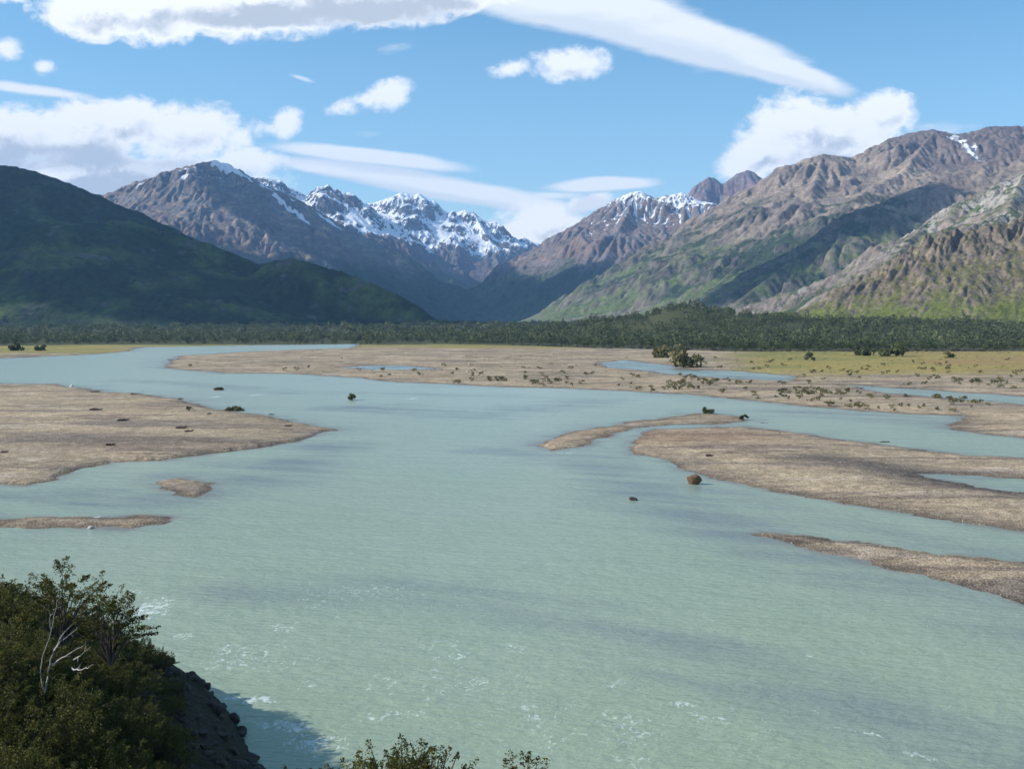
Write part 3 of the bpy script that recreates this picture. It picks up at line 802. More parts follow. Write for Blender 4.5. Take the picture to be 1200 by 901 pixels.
band([(930, 482), (1010, 488), (1100, 495)], 14, .6); band([(400, 429), (520, 430)], 45, 1.1); band([(700, 425), (930, 445)], 40, .8); band([(990, 452), (1250, 473)], 20, .45)
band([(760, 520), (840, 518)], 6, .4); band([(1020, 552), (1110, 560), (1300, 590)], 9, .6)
shal_shade = np.clip(shal_shade + flow * .10, 0, 1)
foamm = np.zeros(WX.shape)
for px, py, rx, ry, tl, s in [(300, 820, 34, 6, 0, 1.0), (335, 850, 45, 12, .2, .9), (370, 870, 60, 18, 0, .8), (270, 818, 18, 3, 0, 1), (180, 712, 40, 18, .3, .85), (155, 695, 16, 8, 0, .7), (265, 760, 20, 14, 0, .7), (330, 735, 30, 10, 0, .6),
                              (215, 745, 18, 5, 0, .8), (530, 770, 40, 20, .4, .65), (500, 755, 50, 8, 0, .6), (600, 760, 26, 10, 0, .6), (360, 800, 60, 14, 0, .6), (450, 840, 90, 16, 0, .55),
                              (830, 840, 44, 8, .6, .7), (800, 825, 22, 6, .4, .85), (960, 835, 24, 4, 0, .7), (1010, 858, 50, 5, .5, .65), (1080, 885, 50, 6, .5, .6), (730, 800, 60, 12, 0, .5), (740, 890, 60, 12, 0, .6), (880, 885, 30, 10, 0, .6), (950, 770, 14, 4, 0, .7),
                              (690, 850, 260, 50, 0, .5), (420, 700, 220, 40, 0, .42), (520, 800, 200, 40, 0, .5), (300, 770, 120, 40, 0, .5), (253, 465, 9, 1.6, 0, .9), (300, 463, 14, 1.5, 0, .8), (483, 467, 10, 1.4, 0, .8), (100, 608, 60, 4, 0, .8), (665, 531, 20, 2, 0, .8)]:
    foamm = np.maximum(foamm, s * wpatch(px, py, rx, ry, tl))
m, T, b = new_mat('glacial_water', .22, .30)
b.inputs['IOR'].default_value = 1.33
geo = T.new('ShaderNodeNewGeometry'); pos = geo.outputs['Position']
sh = attr(T, 'shallow_shade').outputs['Fac']; fo = attr(T, 'foam').outputs['Fac']
nl = T.noise(pos, .035, 4, .6); nm = T.noise(pos, .35, 4, .6)
base = T.mix(T.rng(nl, .35, .65, 0, 1), rgb(.290, .365, .248), rgb(.320, .382, .275))
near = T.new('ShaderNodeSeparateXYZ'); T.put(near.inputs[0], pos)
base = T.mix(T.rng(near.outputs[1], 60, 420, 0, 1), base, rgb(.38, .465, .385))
base = T.mix(T.m('MULTIPLY', T.rng(nm, .3, .7, .0, .25), 1), base, rgb(.36, .43, .33))
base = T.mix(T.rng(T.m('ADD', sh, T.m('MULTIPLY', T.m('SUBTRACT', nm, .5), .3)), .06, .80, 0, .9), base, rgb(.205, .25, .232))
base = T.mix(T.rng(attr(T, 'edge').outputs['Fac'], .3, 1.05, 0, .85), base, rgb(.20, .175, .145))
mp = T.new('ShaderNodeMapping'); T.put(mp.inputs[0], pos); mp.inputs['Scale'].default_value = (1, .75, 1)
fn = T.noise(mp.outputs[0], 1.9, 5, .68, .9); fn2 = T.noise(mp.outputs[0], .32, 3, .5)
fr = T.m('MULTIPLY', T.rng(T.m('ADD', T.m('ADD', T.m('MULTIPLY', fo, .33), T.m('MULTIPLY', fn2, .25)), fn), .83, .97, 0, 1, True), T.rng(fo, .05, .5, 0, .72))
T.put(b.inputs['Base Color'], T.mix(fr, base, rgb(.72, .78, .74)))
T.put(b.inputs['Roughness'], T.rng(fr, 0, 1, .22, .8))
mp2 = T.new('ShaderNodeMapping'); T.put(mp2.inputs[0], pos); mp2.inputs['Scale'].default_value = (.42, 1.0, 1); mp2.inputs['Rotation'].default_value = (0, 0, R(12))
w1 = T.noise(mp2.outputs[0], 1.6, 4, .6, .15); w2 = T.noise(mp2.outputs[0], .28, 3, .5); w3 = T.noise(mp2.outputs[0], 4.5, 2, .5)
hh = T.m('ADD', T.m('ADD', T.m('MULTIPLY', w1, .30), T.m('MULTIPLY', w2, .5)), T.m('MULTIPLY', w3, .05))
bp = T.new('ShaderNodeBump'); bp.inputs['Strength'].default_value = .75; bp.inputs['Distance'].default_value = .9
T.put(bp.inputs['Height'], hh); T.put(b.inputs['Normal'], bp.outputs[0])
Wz = np.zeros(WX.shape) + .02 * fbm(WX / 3, WY / 3, 3, 305)
struct(mesh_obj('river', np.stack([WX, WY, Wz], -1).reshape(-1, 3), grid_faces(*WX.shape), m, attrs={'shallow_shade': shal_shade.ravel(), 'foam': foamm.ravel(), 'edge': edge.ravel()}))

# ------------------------------------------------------------------ near bluff the picture is taken from
SHORE = [(300, 30), (80, 32), (30, 33), (4, 36), (-6, 40), (-10.5, 46), (-13.2, 52), (-15.2, 57), (-18, 63), (-22, 68), (-29, 73), (-45, 80), (-90, 90), (-300, 120)]
def bluff_height(X, Y):
    d = np.full(X.shape, 1e12); ins = np.zeros(X.shape, dtype=bool)
    P = SHORE + [(-300, -400), (300, -400)]
    for i, ((x0, y0), (x1, y1)) in enumerate(zip(P, P[1:] + P[:1])):
        ex, ey = x1 - x0, y1 - y0
        if i < len(SHORE) - 1:
            t = np.clip(((X - x0) * ex + (Y - y0) * ey) / (ex * ex + ey * ey), 0, 1)
            d = np.minimum(d, (X - x0 - t * ex) ** 2 + (Y - y0 - t * ey) ** 2)
        if y0 != y1:
            ins ^= ((y0 > Y) != (y1 > Y)) & (X < (x1 - x0) * (Y - y0) / (y1 - y0) + x0)
    d = np.sqrt(d); d = np.where(ins, d, -d)
    k = .62 + (.40 - .62) * sstep(8, 32, Y) * sstep(-3, -11, X)
    h = np.where(d > 0, 2.4 * (1 - np.exp(-d / 1.6)) + k * d, .8 * d)
    h = h + sstep(2, 10, d) * (fbm(X / 11, Y / 11, 4, 401) * 1.3) + sstep(-1, 3, d) * fbm(X / 1.6, Y / 1.6, 3, 403) * .28
    top = 23.2
    h = np.where(h > top - 4, top - 4 + 4 * (1 - np.exp(-(np.maximum(h - top + 4, 0)) / 4)), h)
    return np.clip(h, -3, None)
bx = np.arange(-110, 90, .45); by = np.arange(-40, 110, .45)
BX, BY = np.meshgrid(bx, by); BH = bluff_height(BX, BY)
m, T, b = new_mat('bank_earth', .95, .2)
geo = T.new('ShaderNodeNewGeometry'); pos = geo.outputs['Position']
n1 = T.noise(pos, .6, 6, .65); n2 = T.noise(pos, 3.5, 5, .65)
vo = T.new('ShaderNodeTexVoronoi'); T.put(vo.inputs['Vector'], pos); vo.inputs['Scale'].default_value = 1.6
c = T.mix(T.rng(n1, .4, .6), rgb(.05, .042, .032), rgb(.038, .042, .02))
c = T.mix(T.rng(n2, .45, .7), c, rgb(.085, .07, .055))
T.put(b.inputs['Base Color'], c)
bp = T.new('ShaderNodeBump'); bp.inputs['Strength'].default_value = 1; bp.inputs['Distance'].default_value = .5
T.put(bp.inputs['Height'], T.m('ADD', n2, T.m('MULTIPLY', vo.outputs['Distance'], .8))); T.put(b.inputs['Normal'], bp.outputs[0])
F = grid_faces(*BX.shape); kp = (BH > -2.5).ravel()
F = F[kp[F].any(1)]
struct(mesh_obj('bluff_slope', np.stack([BX, BY, BH], -1).reshape(-1, 3), F, m))
#%%GROUND_END

# ------------------------------------------------------------------ vegetation, rocks and driftwood
def leaf_mat(name, c1, c2, trans=.25, sc=1.0):
    m = bpy.data.materials.new(name); m.use_nodes = True
    T = NT(m.node_tree); b = T.n['Principled BSDF']; out = T.n['Material Output']
    oi = T.new('ShaderNodeObjectInfo'); geo = T.new('ShaderNodeNewGeometry')
    tint = attr(T, 'tint').outputs['Fac']
    f = T.m('ADD', T.m('MULTIPLY', oi.outputs['Random'], .55), T.m('MULTIPLY', tint, .6), clamp=True)
    c = T.mix(f, rgb(*c1), rgb(*c2))
    n = T.noise(geo.outputs['Position'], sc, 3, .6)
    c = T.vm('SCALE', c, scale=T.rng(n, .3, .7, .7, 1.35))
    T.put(b.inputs['Base Color'], c); b.inputs['Roughness'].default_value = .65; b.inputs['Specular IOR Level'].default_value = .25
    tr = T.new('ShaderNodeBsdfTranslucent'); T.put(tr.inputs[0], c)
    mx = T.new('ShaderNodeMixShader'); mx.inputs[0].default_value = trans
    T.l.new(b.outputs[0], mx.inputs[1]); T.l.new(tr.outputs[0], mx.inputs[2]); T.l.new(mx.outputs[0], out.inputs[0])
    return m
LEAF_DARK = leaf_mat('beech_leaves', (.022, .038, .014), (.105, .125, .045), sc=.3)
LEAF_FOREST = leaf_mat('forest_leaves', (.020, .038, .013), (.125, .142, .066), sc=.03)
LEAF_GREY = leaf_mat('grey_scrub_leaves', (.10, .105, .075), (.17, .17, .125), sc=.3)
LEAF_BUSH = leaf_mat('bush_leaves', (.055, .065, .03), (.19, .17, .07), sc=.5)
LEAF_NEAR = leaf_mat('near_beech_leaves', (.035, .048, .012), (.125, .115, .022), .3, sc=.9)
BARK, T, b = new_mat('bark', .9, .2); b.inputs['Base Color'].default_value = rgb(.11, .09, .075)
DEAD, T, b = new_mat('bleached_wood', .8, .2)
geo = T.new('ShaderNodeNewGeometry'); T.put(b.inputs['Base Color'], T.mix(T.noise(geo.outputs['Position'], 6, 4, .6), rgb(.32, .30, .28), rgb(.62, .60, .56)))
DRIFT, T, b = new_mat('driftwood', .9, .2)
geo = T.new('ShaderNodeNewGeometry'); T.put(b.inputs['Base Color'], T.mix(T.noise(geo.outputs['Position'], 3, 4, .6), rgb(.06, .045, .038), rgb(.19, .14, .11)))
def rock_mat(name, a, c):
    m, T, b = new_mat(name, .92, .2)
    geo = T.new('ShaderNodeNewGeometry'); n = T.noise(geo.outputs['Position'], 2.5, 6, .65)
    T.put(b.inputs['Base Color'], T.mix(T.rng(n, .3, .7), rgb(*a), rgb(*c)))
    bp = T.new('ShaderNodeBump'); bp.inputs['Strength'].default_value = .8; bp.inputs['Distance'].default_value = .12
    T.put(bp.inputs['Height'], n); T.put(b.inputs['Normal'], bp.outputs[0]); return m
ROCK_BANK = rock_mat('bank_rock', (.035, .031, .028), (.10, .088, .075))
ROCK_RUST = rock_mat('rusty_rock', (.07, .045, .03), (.19, .115, .065))
ROCK_PALE = rock_mat('pale_rock', (.35, .33, .30), (.6, .57, .52))

def quads(cen, size, rs, up=.0, aspect=.7):
    """random leaf-like quads around centres"""
    n = len(cen)
    a = rs.normal(size=(n, 3)); a[:, 2] *= (1 - up); a /= np.linalg.norm(a, axis=1)[:, None]
    t = rs.normal(size=(n, 3)); b_ = np.cross(a, t); b_ /= np.linalg.norm(b_, axis=1)[:, None] + 1e-9
    size = np.broadcast_to(size, n)[:, None] * .5
    a = a * size; b_ = b_ * size * aspect
    V = np.stack([cen - a, cen - b_, cen + a, cen + b_], 1).reshape(-1, 3)
    return V, np.arange(n * 4).reshape(-1, 4)

def tube(pts, radii, sides=5):
    pts = np.asarray(pts, float); n = len(pts); V = []
    for i in range(n):
        d = pts[min(i + 1, n - 1)] - pts[max(i - 1, 0)]; d /= np.linalg.norm(d) + 1e-9
        r = np.array([0, 0, 1.]) if abs(d[2]) < .9 else np.array([1., 0, 0])
        e1 = np.cross(d, r); e1 /= np.linalg.norm(e1); e2 = np.cross(d, e1)
        for k in range(sides):
            t = 2 * math.pi * k / sides
            V.append(pts[i] + radii[i] * (math.cos(t) * e1 + math.sin(t) * e2))
    F = [(i * sides + k, i * sides + (k + 1) % sides, (i + 1) * sides + (k + 1) % sides, (i + 1) * sides + k) for i in range(n - 1) for k in range(sides)]
    return np.array(V), np.array(F)

def join(parts):
    V = []; F = []; off = 0
    for v, f in parts:
        V.append(v); F.append(f + off); off += len(v)
    return np.concatenate(V), np.concatenate(F)

def crown_points(rs, H, W, lobes, per, z0=.3, flat=.55):
    c = []; tint = []
    for k in range(lobes):
        t = rs.uniform(0, 2 * math.pi); r = W * .5 * math.sqrt(rs.uniform(0, .75)); zz = H * (z0 + (1 - z0) * rs.uniform(.1, .92) * (1 - .35 * (2 * r / W) ** 2))
        lr = W * rs.uniform(.16, .28)
        p = rs.normal(size=(per, 3)); p /= np.linalg.norm(p, axis=1)[:, None]; p *= rs.uniform(.55, 1.0, per)[:, None] * lr; p[:, 2] *= flat
        c.append(p + [r * math.cos(t), r * math.sin(t), zz]); tint.append(np.full(per, rs.uniform(0, 1)))
    return np.concatenate(c), np.concatenate(tint)

def tree_proto(seed, H, W, mat, lobes=11, per=26, q=.75, trunk=True):
    rs = np.random.RandomState(seed)
    root = empty('beech_tree')
    c, t = crown_points(rs, H, W, lobes, per)
    V, F = quads(c, rs.uniform(.7, 1.3, len(c)) * q, rs)
    mesh_obj('crown', V, F, mat, root, smooth=False, attrs={'tint': np.repeat(t, 4)})
    parts = [tube([(0, 0, -.3), (.05, 0, H * .25), (.15, .1, H * .5), (.1, 0, H * .8)], [.22, .17, .12, .04])]
    for k in range(4):
        a = rs.uniform(0, 6.28); parts.append(tube([(0.1, 0, H * .3), (math.cos(a) * W * .2, math.sin(a) * W * .2, H * .5), (math.cos(a) * W * .35, math.sin(a) * W * .35, H * .68)], [.11, .07, .03], 4))
    V, F = join(parts)
    mesh_obj('trunk', V, F, BARK, root)
    return root

def copy_tree(o, parent=None):
    c = o.copy(); COL.objects.link(c)
    if parent is not None: c.parent = parent
    for ch in list(o.children): copy_tree(ch, c)
    return c

class Placer:
    """places protos: the proto itself is used first, then copies"""
    def __init__(s, protos): s.p = protos; s.used = set()
    def put(s, k, loc, rz, sc, label, cat, group=None):
        k %= len(s.p); o = s.p[k]
        if k in s.used: o = copy_tree(o)
        s.used.add(k)
        o.location = loc; o.rotation_euler = (0, 0, rz); o.scale = sc if isinstance(sc, tuple) else (sc, sc, sc)
        for kk in ('label', 'category', 'group'):
            if kk in o: del o[kk]
        return tag(o, label, cat, group)

rs = np.random.RandomState(5)
def gz(xs, ys):
    return ground_height(np.asarray(xs, float), np.asarray(ys, float))

# ---- front rows of the forest, every tree on its own
tp = Placer([tree_proto(900 + k, h, w, LEAF_DARK) for k, (h, w) in enumerate([(9, 6.5), (7.5, 6), (10.5, 6), (6.5, 6.5), (8.5, 5)])])
N = 290
us = np.sort(rs.uniform(-10, 1210, N)); us = np.where(rs.rand(N) < .45, rs.uniform(620, 1210, N), us)
Dq = forest_front(us) + rs.uniform(-6, 40, N) + 10 - (rs.rand(N) < .22) * rs.uniform(10, 75, N) * (us > 640)
xs = (us - 600) / FPX * Dq; zs = gz(xs, Dq)
for k in range(N):
    right = us[k] > 620
    sc = rs.uniform(.5, 1.25) * (1.0 if right else .8)
    kk = rs.randint(5)
    look = ['round crowned', 'bushy', 'tall narrow', 'low broad', 'slender'][kk] + (' smaller' if sc < .65 else ' taller' if sc > 1.0 else '')
    place = 'on the far left bank' if us[k] < 200 else 'behind the long far gravel bar' if us[k] < 430 else 'left of the wooded rise' if us[k] < 640 else 'below the wooded rise' if us[k] < 820 else 'behind the middle of the meadow' if us[k] < 1010 else 'behind the orange end of the meadow'
    tp.put(kk, (xs[k], Dq[k], zs[k] - .1), rs.uniform(0, 6.28), (sc, sc, sc * rs.uniform(.85, 1.15)),
           look + ' dark beech at the forest edge ' + place, 'tree', look + ' trees ' + place)

def scrub_proto(name, seed, H, W, mat, lobes=6, per=16, q=.5):
    r_ = np.random.RandomState(seed)
    c, t = crown_points(r_, H, W, lobes, per, z0=.05, flat=.7)
    c[:, 2] = np.maximum(c[:, 2], .03)
    V, F = quads(c, r_.uniform(.7, 1.3, len(c)) * q, r_)
    return mesh_obj(name, V, F, mat, smooth=False, attrs={'tint': np.repeat(t, 4)})
gp = Placer([scrub_proto('grey_scrub', 940 + k, 4.2, 5.5, LEAF_GREY, 12, 26, .7) for k in range(4)])
N = 130
us = rs.uniform(600, 1215, N); Dq = forest_front(us) - rs.uniform(-6, 12, N); xs = (us - 600) / FPX * Dq; zs = gz(xs, Dq)
for k in range(N):
    sc = rs.uniform(.55, 1.05)
    gp.put(rs.randint(4), (xs[k], Dq[k], zs[k] - .1), rs.uniform(0, 6.28), sc, ('large' if sc > .8 else 'small') + ' grey leafed scrub at the forest foot ' + ('below the wooded rise' if us[k] < 800 else 'behind the middle of the meadow' if us[k] < 1010 else 'behind the orange end of the meadow'), 'bush',
           ('large' if sc > .8 else 'small') + ' grey scrub ' + ('below the rise' if us[k] < 800 else 'mid meadow' if us[k] < 1010 else 'at the orange meadow'))

# ---- the rest of the wood reads as one mass
def forest_mass():
    r_ = np.random.RandomState(77)
    n = 11500
    us = r_.uniform(-60, 1260, n)
    f = forest_front(us)
    pf = HORIZON + CAMZ / f * FPX
    rows = HORIZON + 3.0 + (pf - 2.0 - HORIZON - 3.0) * r_.uniform(0, 1, n) ** .8
    D = CAMZ / ((rows - HORIZON) / FPX)
    D = np.minimum(D, 6000 * r_.uniform(.4, 1, n))
    D = np.maximum(D, f + 20)
    x = (us - 600) / FPX * D
    n2_ = 2600
    x = np.concatenate([x, r_.uniform(-60, 800, n2_)]); D = np.concatenate([D, r_.uniform(1230, 1750, n2_)]); n += n2_
    z = gz(x, D)
    clump = fbm(x / 90, D / 90, 3, 78)
    keep = (clump > -.33) | (D > 2000)
    x, D, z, clump = x[keep], D[keep], z[keep], clump[keep]
    n = len(x); per = 56
    H = (r_.uniform(4, 9.5, n) + 6 * (r_.rand(n) < .12)) * (1 + .45 * clump); W = H * r_.uniform(.65, .95, n)
    W = W * np.clip(D / 1500, 1, 2.5)
    p = r_.normal(size=(n, per, 3)); p /= np.linalg.norm(p, axis=2)[..., None]; p *= r_.uniform(.45, 1.0, (n, per))[..., None]
    lob = np.sin(p[..., 0] * 4 + np.arange(n)[:, None]) * .15 + 1
    cx = x[:, None] + p[..., 0] * W[:, None] * .5 * lob; cy = D[:, None] + p[..., 1] * W[:, None] * .5
    cz = z[:, None] + H[:, None] * (.55 + .45 * p[..., 2] * lob)
    cen = np.stack([cx, cy, cz], -1).reshape(-1, 3)
    V, F = quads(cen, np.repeat(W * .22, per) * r_.uniform(.7, 1.3, n * per), r_)
    tint = np.repeat(np.clip(r_.uniform(0, 1, n) * .8 + clump * .8, 0, 1.6), per * 4)
    tag(mesh_obj('distant_forest', V, F, LEAF_FOREST, smooth=False, attrs={'tint': tint}), 'dark green beech forest covering the valley floor', 'forest', kind='stuff')
forest_mass()

# ---- bushes of the far gravel bars
bp_ = Placer([scrub_proto('bush', 960 + k, 1.5, 2.6, LEAF_BUSH, 5, 18, .42) for k in range(5)])
n = 9000
us = rs.uniform(-5, 1210, n); rows = rs.uniform(414, 484, n)
D = CAMZ / ((rows - HORIZON) / FPX); x = (us - 600) / FPX * D
sdv = land_sd(x, D); cl = fbm(x / 30, D / 45, 4, 601)
prob = sstep(.02, .35, cl) * (us > 395) + .08 * (us > 200)
prob = prob * np.where(us > 780, 1.0, .75) * sstep(2.0, 5.0, sdv)
k_ = rs.rand(n) < prob
x, D, us, rows = x[k_], D[k_], us[k_], rows[k_]
sz = rs.uniform(.35, 1.15, len(x)) ** 1.3
o_ = np.argsort(-sz / D)
x, D, us, sz, rows = x[o_], D[o_], us[o_], sz[o_], rows[o_]; z = gz(x, D)
def bush_place(u, r):
    if r < 434: return 'at the edge of the meadow' if u > 800 else 'between the pools and the forest'
    if u < 520: return 'beside the left pool'
    if u < 700: return 'between the two pools'
    if u < 830: return 'below the long middle pool'
    if u < 985: return 'on the spit left of the right channel'
    return ('near the left end of' if u < 1050 else 'midway along' if u < 1130 else 'near the right end of') + ' the right channel, ' + ('far side' if r < 460 else 'near side')
for k in range(min(285, len(x))):
    bp_.put(rs.randint(5), (x[k], D[k], z[k] - .05), rs.uniform(0, 6.28), (sz[k] * 1.15, sz[k] * 1.15, sz[k]), ('broad' if sz[k] > .75 else 'little') + ' olive bush on gravel ' + bush_place(us[k], rows[k]), 'bush', ('broad' if sz[k] > .75 else 'little') + ' bushes ' + bush_place(us[k], rows[k]))
def small_scrub():
    r_ = np.random.RandomState(79)
    x2, D2, z2, s2 = x[285:], D[285:], z[285:], sz[285:]
    if not len(x2): return
    per = 16; n = len(x2)
    p = r_.normal(size=(n, per, 3)) * .45; p[..., 2] = np.abs(p[..., 2]) * .8
    cen = (np.stack([x2, D2, z2], -1)[:, None, :] + p * (s2 * 1.3)[:, None, None]).reshape(-1, 3)
    V, F = quads(cen, .45 * np.repeat(s2, per), r_)
    tag(mesh_obj('ground_scrub', V, F, LEAF_BUSH, smooth=False, attrs={'tint': np.repeat(r_.uniform(0, 1, n), per * 4)}), 'tiny tufts of scrub sprinkled over the far gravel', 'scrub', kind='stuff')
small_scrub()

# bushes that stand out on their own
def one_bush(px, py, wpx, hpx, label, mat=LEAF_BUSH, seed=0, name='bush', z=None, q=None):
    D = ground_at(px, py)[1]; x = (px - 600) / FPX * D
    W = wpx / FPX * D; H = hpx / FPX * D
    zz = float(gz([x], [D])[0]) if z is None else z
    o = scrub_proto(name, 1000 + seed, H, W, mat, 9, 40, q or max(W, H) * .16)
    o.location = (x, D, zz - .05)
    return tag(o, label, 'bush')
one_bush(411, 469, 12, 8, 'dark round bush standing alone in the middle of the river', LEAF_DARK, 1, z=0.0)
one_bush(831, 485, 14, 8, 'olive bush on the thin gravel tip, left one of two', LEAF_DARK, 2)
one_bush(873, 492, 10, 7, 'small dark bush at the right end of the thin gravel tip', LEAF_DARK, 3)
one_bush(805, 431, 32, 18, 'large bright olive bush beside the pool at the meadow corner', LEAF_BUSH, 4)
one_bush(782, 420, 40, 16, 'broad grey green thicket at the left end of the meadow', LEAF_BUSH, 5)
one_bush(949, 424, 13, 10, 'dark bush alone on the meadow below the forest', LEAF_DARK, 6)
one_bush(1113, 421, 12, 9, 'round green bush alone on the orange meadow at right', LEAF_BUSH, 7)
one_bush(1045, 419, 30, 16, 'dark spreading bush at the meadow edge before the forest', LEAF_DARK, 8)
one_bush(1012, 418, 22, 14, 'dark bush at the meadow edge, left of the spreading one', LEAF_DARK, 9)
one_bush(20, 412, 16, 8, 'dark bush on the grassy left bank near the frame edge', LEAF_DARK, 10)
one_bush(47, 412, 14, 7, 'small dark bush on the grassy left bank', LEAF_DARK, 11)
one_bush(275, 481, 18, 4, 'low reddish brown bush on the upper edge of the left bar', LEAF_BUSH, 12)
one_bush(254, 457, 12, 2.6, 'low brown tuft in the channel above the left bar', LEAF_BUSH, 13, z=0.0)

# ---- rocks
def rock_mesh(seed, nlat=9, nlon=12):
    th = np.linspace(0, 2 * math.pi, nlon, endpoint=False); ph = np.linspace(.05, math.pi - .05, nlat)
    TH, PH = np.meshgrid(th, ph)
    d = np.stack([np.cos(TH) * np.sin(PH), np.sin(TH) * np.sin(PH), np.cos(PH)], -1).reshape(-1, 3)
    r_ = np.random.RandomState(seed); r = np.ones(len(d))
    for k in range(9):
        nrm = r_.normal(size=3); nrm /= np.linalg.norm(nrm); r = np.minimum(r, r_.uniform(.42, .85) / np.maximum(d @ nrm, .05))
    V = d * np.minimum(r, 1.15)[:, None]
    i = np.arange(nlat * nlon).reshape(nlat, nlon); j = np.roll(i, -1, 1)
    F = np.stack([i[:-1], i[1:], j[1:], j[:-1]], -1).reshape(-1, 4)
    F = np.concatenate([F, [[nlon * 0 + a, nlon * 0 + b_, nlon * 0 + c_, nlon * 0 + d_] for a, b_, c_, d_ in [(0, 3, 6, 9)]]])
    return V, F
def rock(name, loc, size, mat, label, group=None, seed=0, rz=0, cat='rock'):
    V, F = rock_mesh(seed)
    o = mesh_obj(name, V * np.array(size) * .5, F, mat, smooth=False)
    o.location = loc; o.rotation_euler = (0, 0, rz)
    return tag(o, label, cat, group)
def rock_at(px, py, wpx, hpx, mat, label, seed, z=None, sink=.25):
    x, D = ground_at(px, py); W = wpx / FPX * D; H = hpx / FPX * D
    zz = float(gz([x], [D])[0]) if z is None else z
    return rock('boulder', (x, D, zz + H * (.5 - sink)), (W, W * .8, H * 1.25), mat, label, None, seed, seed)
rock_at(813, 567, 25, 15, ROCK_RUST, 'rusty brown boulder in the channel left of the big right bar', 11, z=0)
rock_at(743, 586, 15, 6, ROCK_BANK, 'low dark rock just breaking the water left of the rusty boulder', 12, z=0, sink=.35)
rock_at(551, 429, 6, 4, ROCK_PALE, 'small white boulder on the far central gravel', 13)
rock_at(548, 438, 5, 3, ROCK_PALE, 'smaller pale boulder just below the white one', 14)
rock_at(84, 453, 9, 4, ROCK_PALE, 'pale flat rock at the top edge of the left bar', 15)
rock_at(106, 619, 9, 4, ROCK_PALE, 'white stone on the low narrow bar at left', 16)
rock_at(1083, 413, 4, 4, ROCK_PALE, 'tiny white boulder at the foot of the right forest', 17)
rock_at(168, 458, 8, 3, ROCK_BANK, 'flat dark rock by the channel above the left bar', 18)

# dark rocks on the bank below the camera, down to the water
n = 130; pts = []
sh_pts = [(-12.2, 50), (-13.2, 52), (-15.2, 57), (-18, 63), (-22, 68)]
for k in range(n):
    i = rs.randint(len(sh_pts) - 1); t = rs.rand(); p0, p1 = sh_pts[i], sh_pts[i + 1]
    bx_, by_ = p0[0] + (p1[0] - p0[0]) * t, p0[1] + (p1[1] - p0[1]) * t
    inl = rs.uniform(-.4, 8.0)
    pts.append((bx_ - inl * .9, by_ - inl * .45, inl))
P_ = np.array(pts); Z_ = bluff_height(P_[:, 0], P_[:, 1])
for k in range(n):
    s_ = rs.uniform(.35, 1.2) * (1.1 if P_[k, 2] < 1.5 else .8)
    rock('rock', (P_[k, 0], P_[k, 1], Z_[k] + s_ * .12), (s_, s_ * rs.uniform(.6, 1), s_ * rs.uniform(.5, .85)), ROCK_BANK,
         ('large ' if s_ > .75 else 'small ') + 'dark angular rock ' + ('washed at the foot of the near bank' if P_[k, 2] < 1.5 else ('low' if P_[k, 2] < 3.4 else 'midway' if P_[k, 2] < 5.6 else 'high') + ' on the steep bare near bank'),
         ('large' if s_ > .75 else 'small') + ' dark rocks ' + ('at the foot of the near bank' if P_[k, 2] < 1.5 else ('low' if P_[k, 2] < 3.4 else 'midway' if P_[k, 2] < 5.6 else 'high') + ' on the near bank'), k, rs.uniform(0, 6.28))

# ---- driftwood
def driftwood(px, py, wpx, ang, label, mat=DRIFT, seed=0, z=None, thick=.16):
    x, D = ground_at(px, py); L = .75 * wpx / FPX * D; r_ = np.random.RandomState(seed)
    zz = float(gz([x], [D])[0]) if z is None else z
    ca, sa = math.cos(ang), math.sin(ang)
    parts = [tube([(-L / 2 * ca, -L / 2 * sa, .1), (-L * .1 * ca, -L * .1 * sa + L * r_.uniform(-.2, .2), .25), (L * .25 * ca, L * .25 * sa + L * r_.uniform(-.15, .15), .2), (L / 2 * ca, L / 2 * sa, .35)], [thick * 1.6, thick * 1.3, thick, thick * .4], 6)]
    for k in range(9):
        t = r_.uniform(-.5, .4) * L; a = ang + r_.choice([-1, 1]) * r_.uniform(.4, 1.2); l = L * r_.uniform(.12, .3)
        parts.append(tube([(t * ca, t * sa, .2), (t * ca + l * .6 * math.cos(a), t * sa + l * .6 * math.sin(a), .3 + l * .25), (t * ca + l * math.cos(a), t * sa + l * math.sin(a), .25 + l * .5)], [thick * .6, thick * .4, thick * .15], 4))
    V, F = join(parts)
    o = mesh_obj('driftwood', V, F, mat); o.location = (x, D, zz)
    return tag(o, label, 'driftwood')
for k, (px, py, w, a, lab) in enumerate([
    (1037, 518, 15, .1, 'reddish driftwood log at the upper water edge of the right bar'),
    (112, 461, 14, .2, 'short driftwood on the top edge of the left bar'),
    (157, 463, 12, -.1, 'driftwood snag near the top edge of the left bar'),
    (113, 483, 20, .15, 'dark driftwood lying across the upper left bar'),
    (145, 496, 18, .5, 'crooked driftwood in the middle of the left bar'),
    (212, 468, 9, .8, 'small upright snag on the far edge of the left bar'),
    (213, 506, 18, .1, 'dark driftwood on the right part of the left bar'),
    (246, 487, 8, 0, 'small driftwood piece between the bar centre and its tip'),
    (318, 486, 10, -.2, 'reddish driftwood near the far edge of the bar tip'),
    (338, 502, 12, .1, 'brown driftwood close to the tip of the left bar'),
    (130, 527, 16, -.1, 'short dark driftwood in the silt hollow of the left bar'),
    (6, 536, 12, 0, 'driftwood at the left frame edge of the left bar'),
    (200, 422, 10, .4, 'driftwood at the left head of the far central bar'),
    (222, 510, 14, .2, 'second dark driftwood beside the right part of the left bar'),
    (895, 496, 12, 0, 'thin driftwood on the damp head of the right bar'),
    (832, 537, 12, .1, 'small driftwood on the near edge of the right bar head')]):
    driftwood(px, py, w, a, lab, seed=k, thick=.14 if w < 15 else .2)

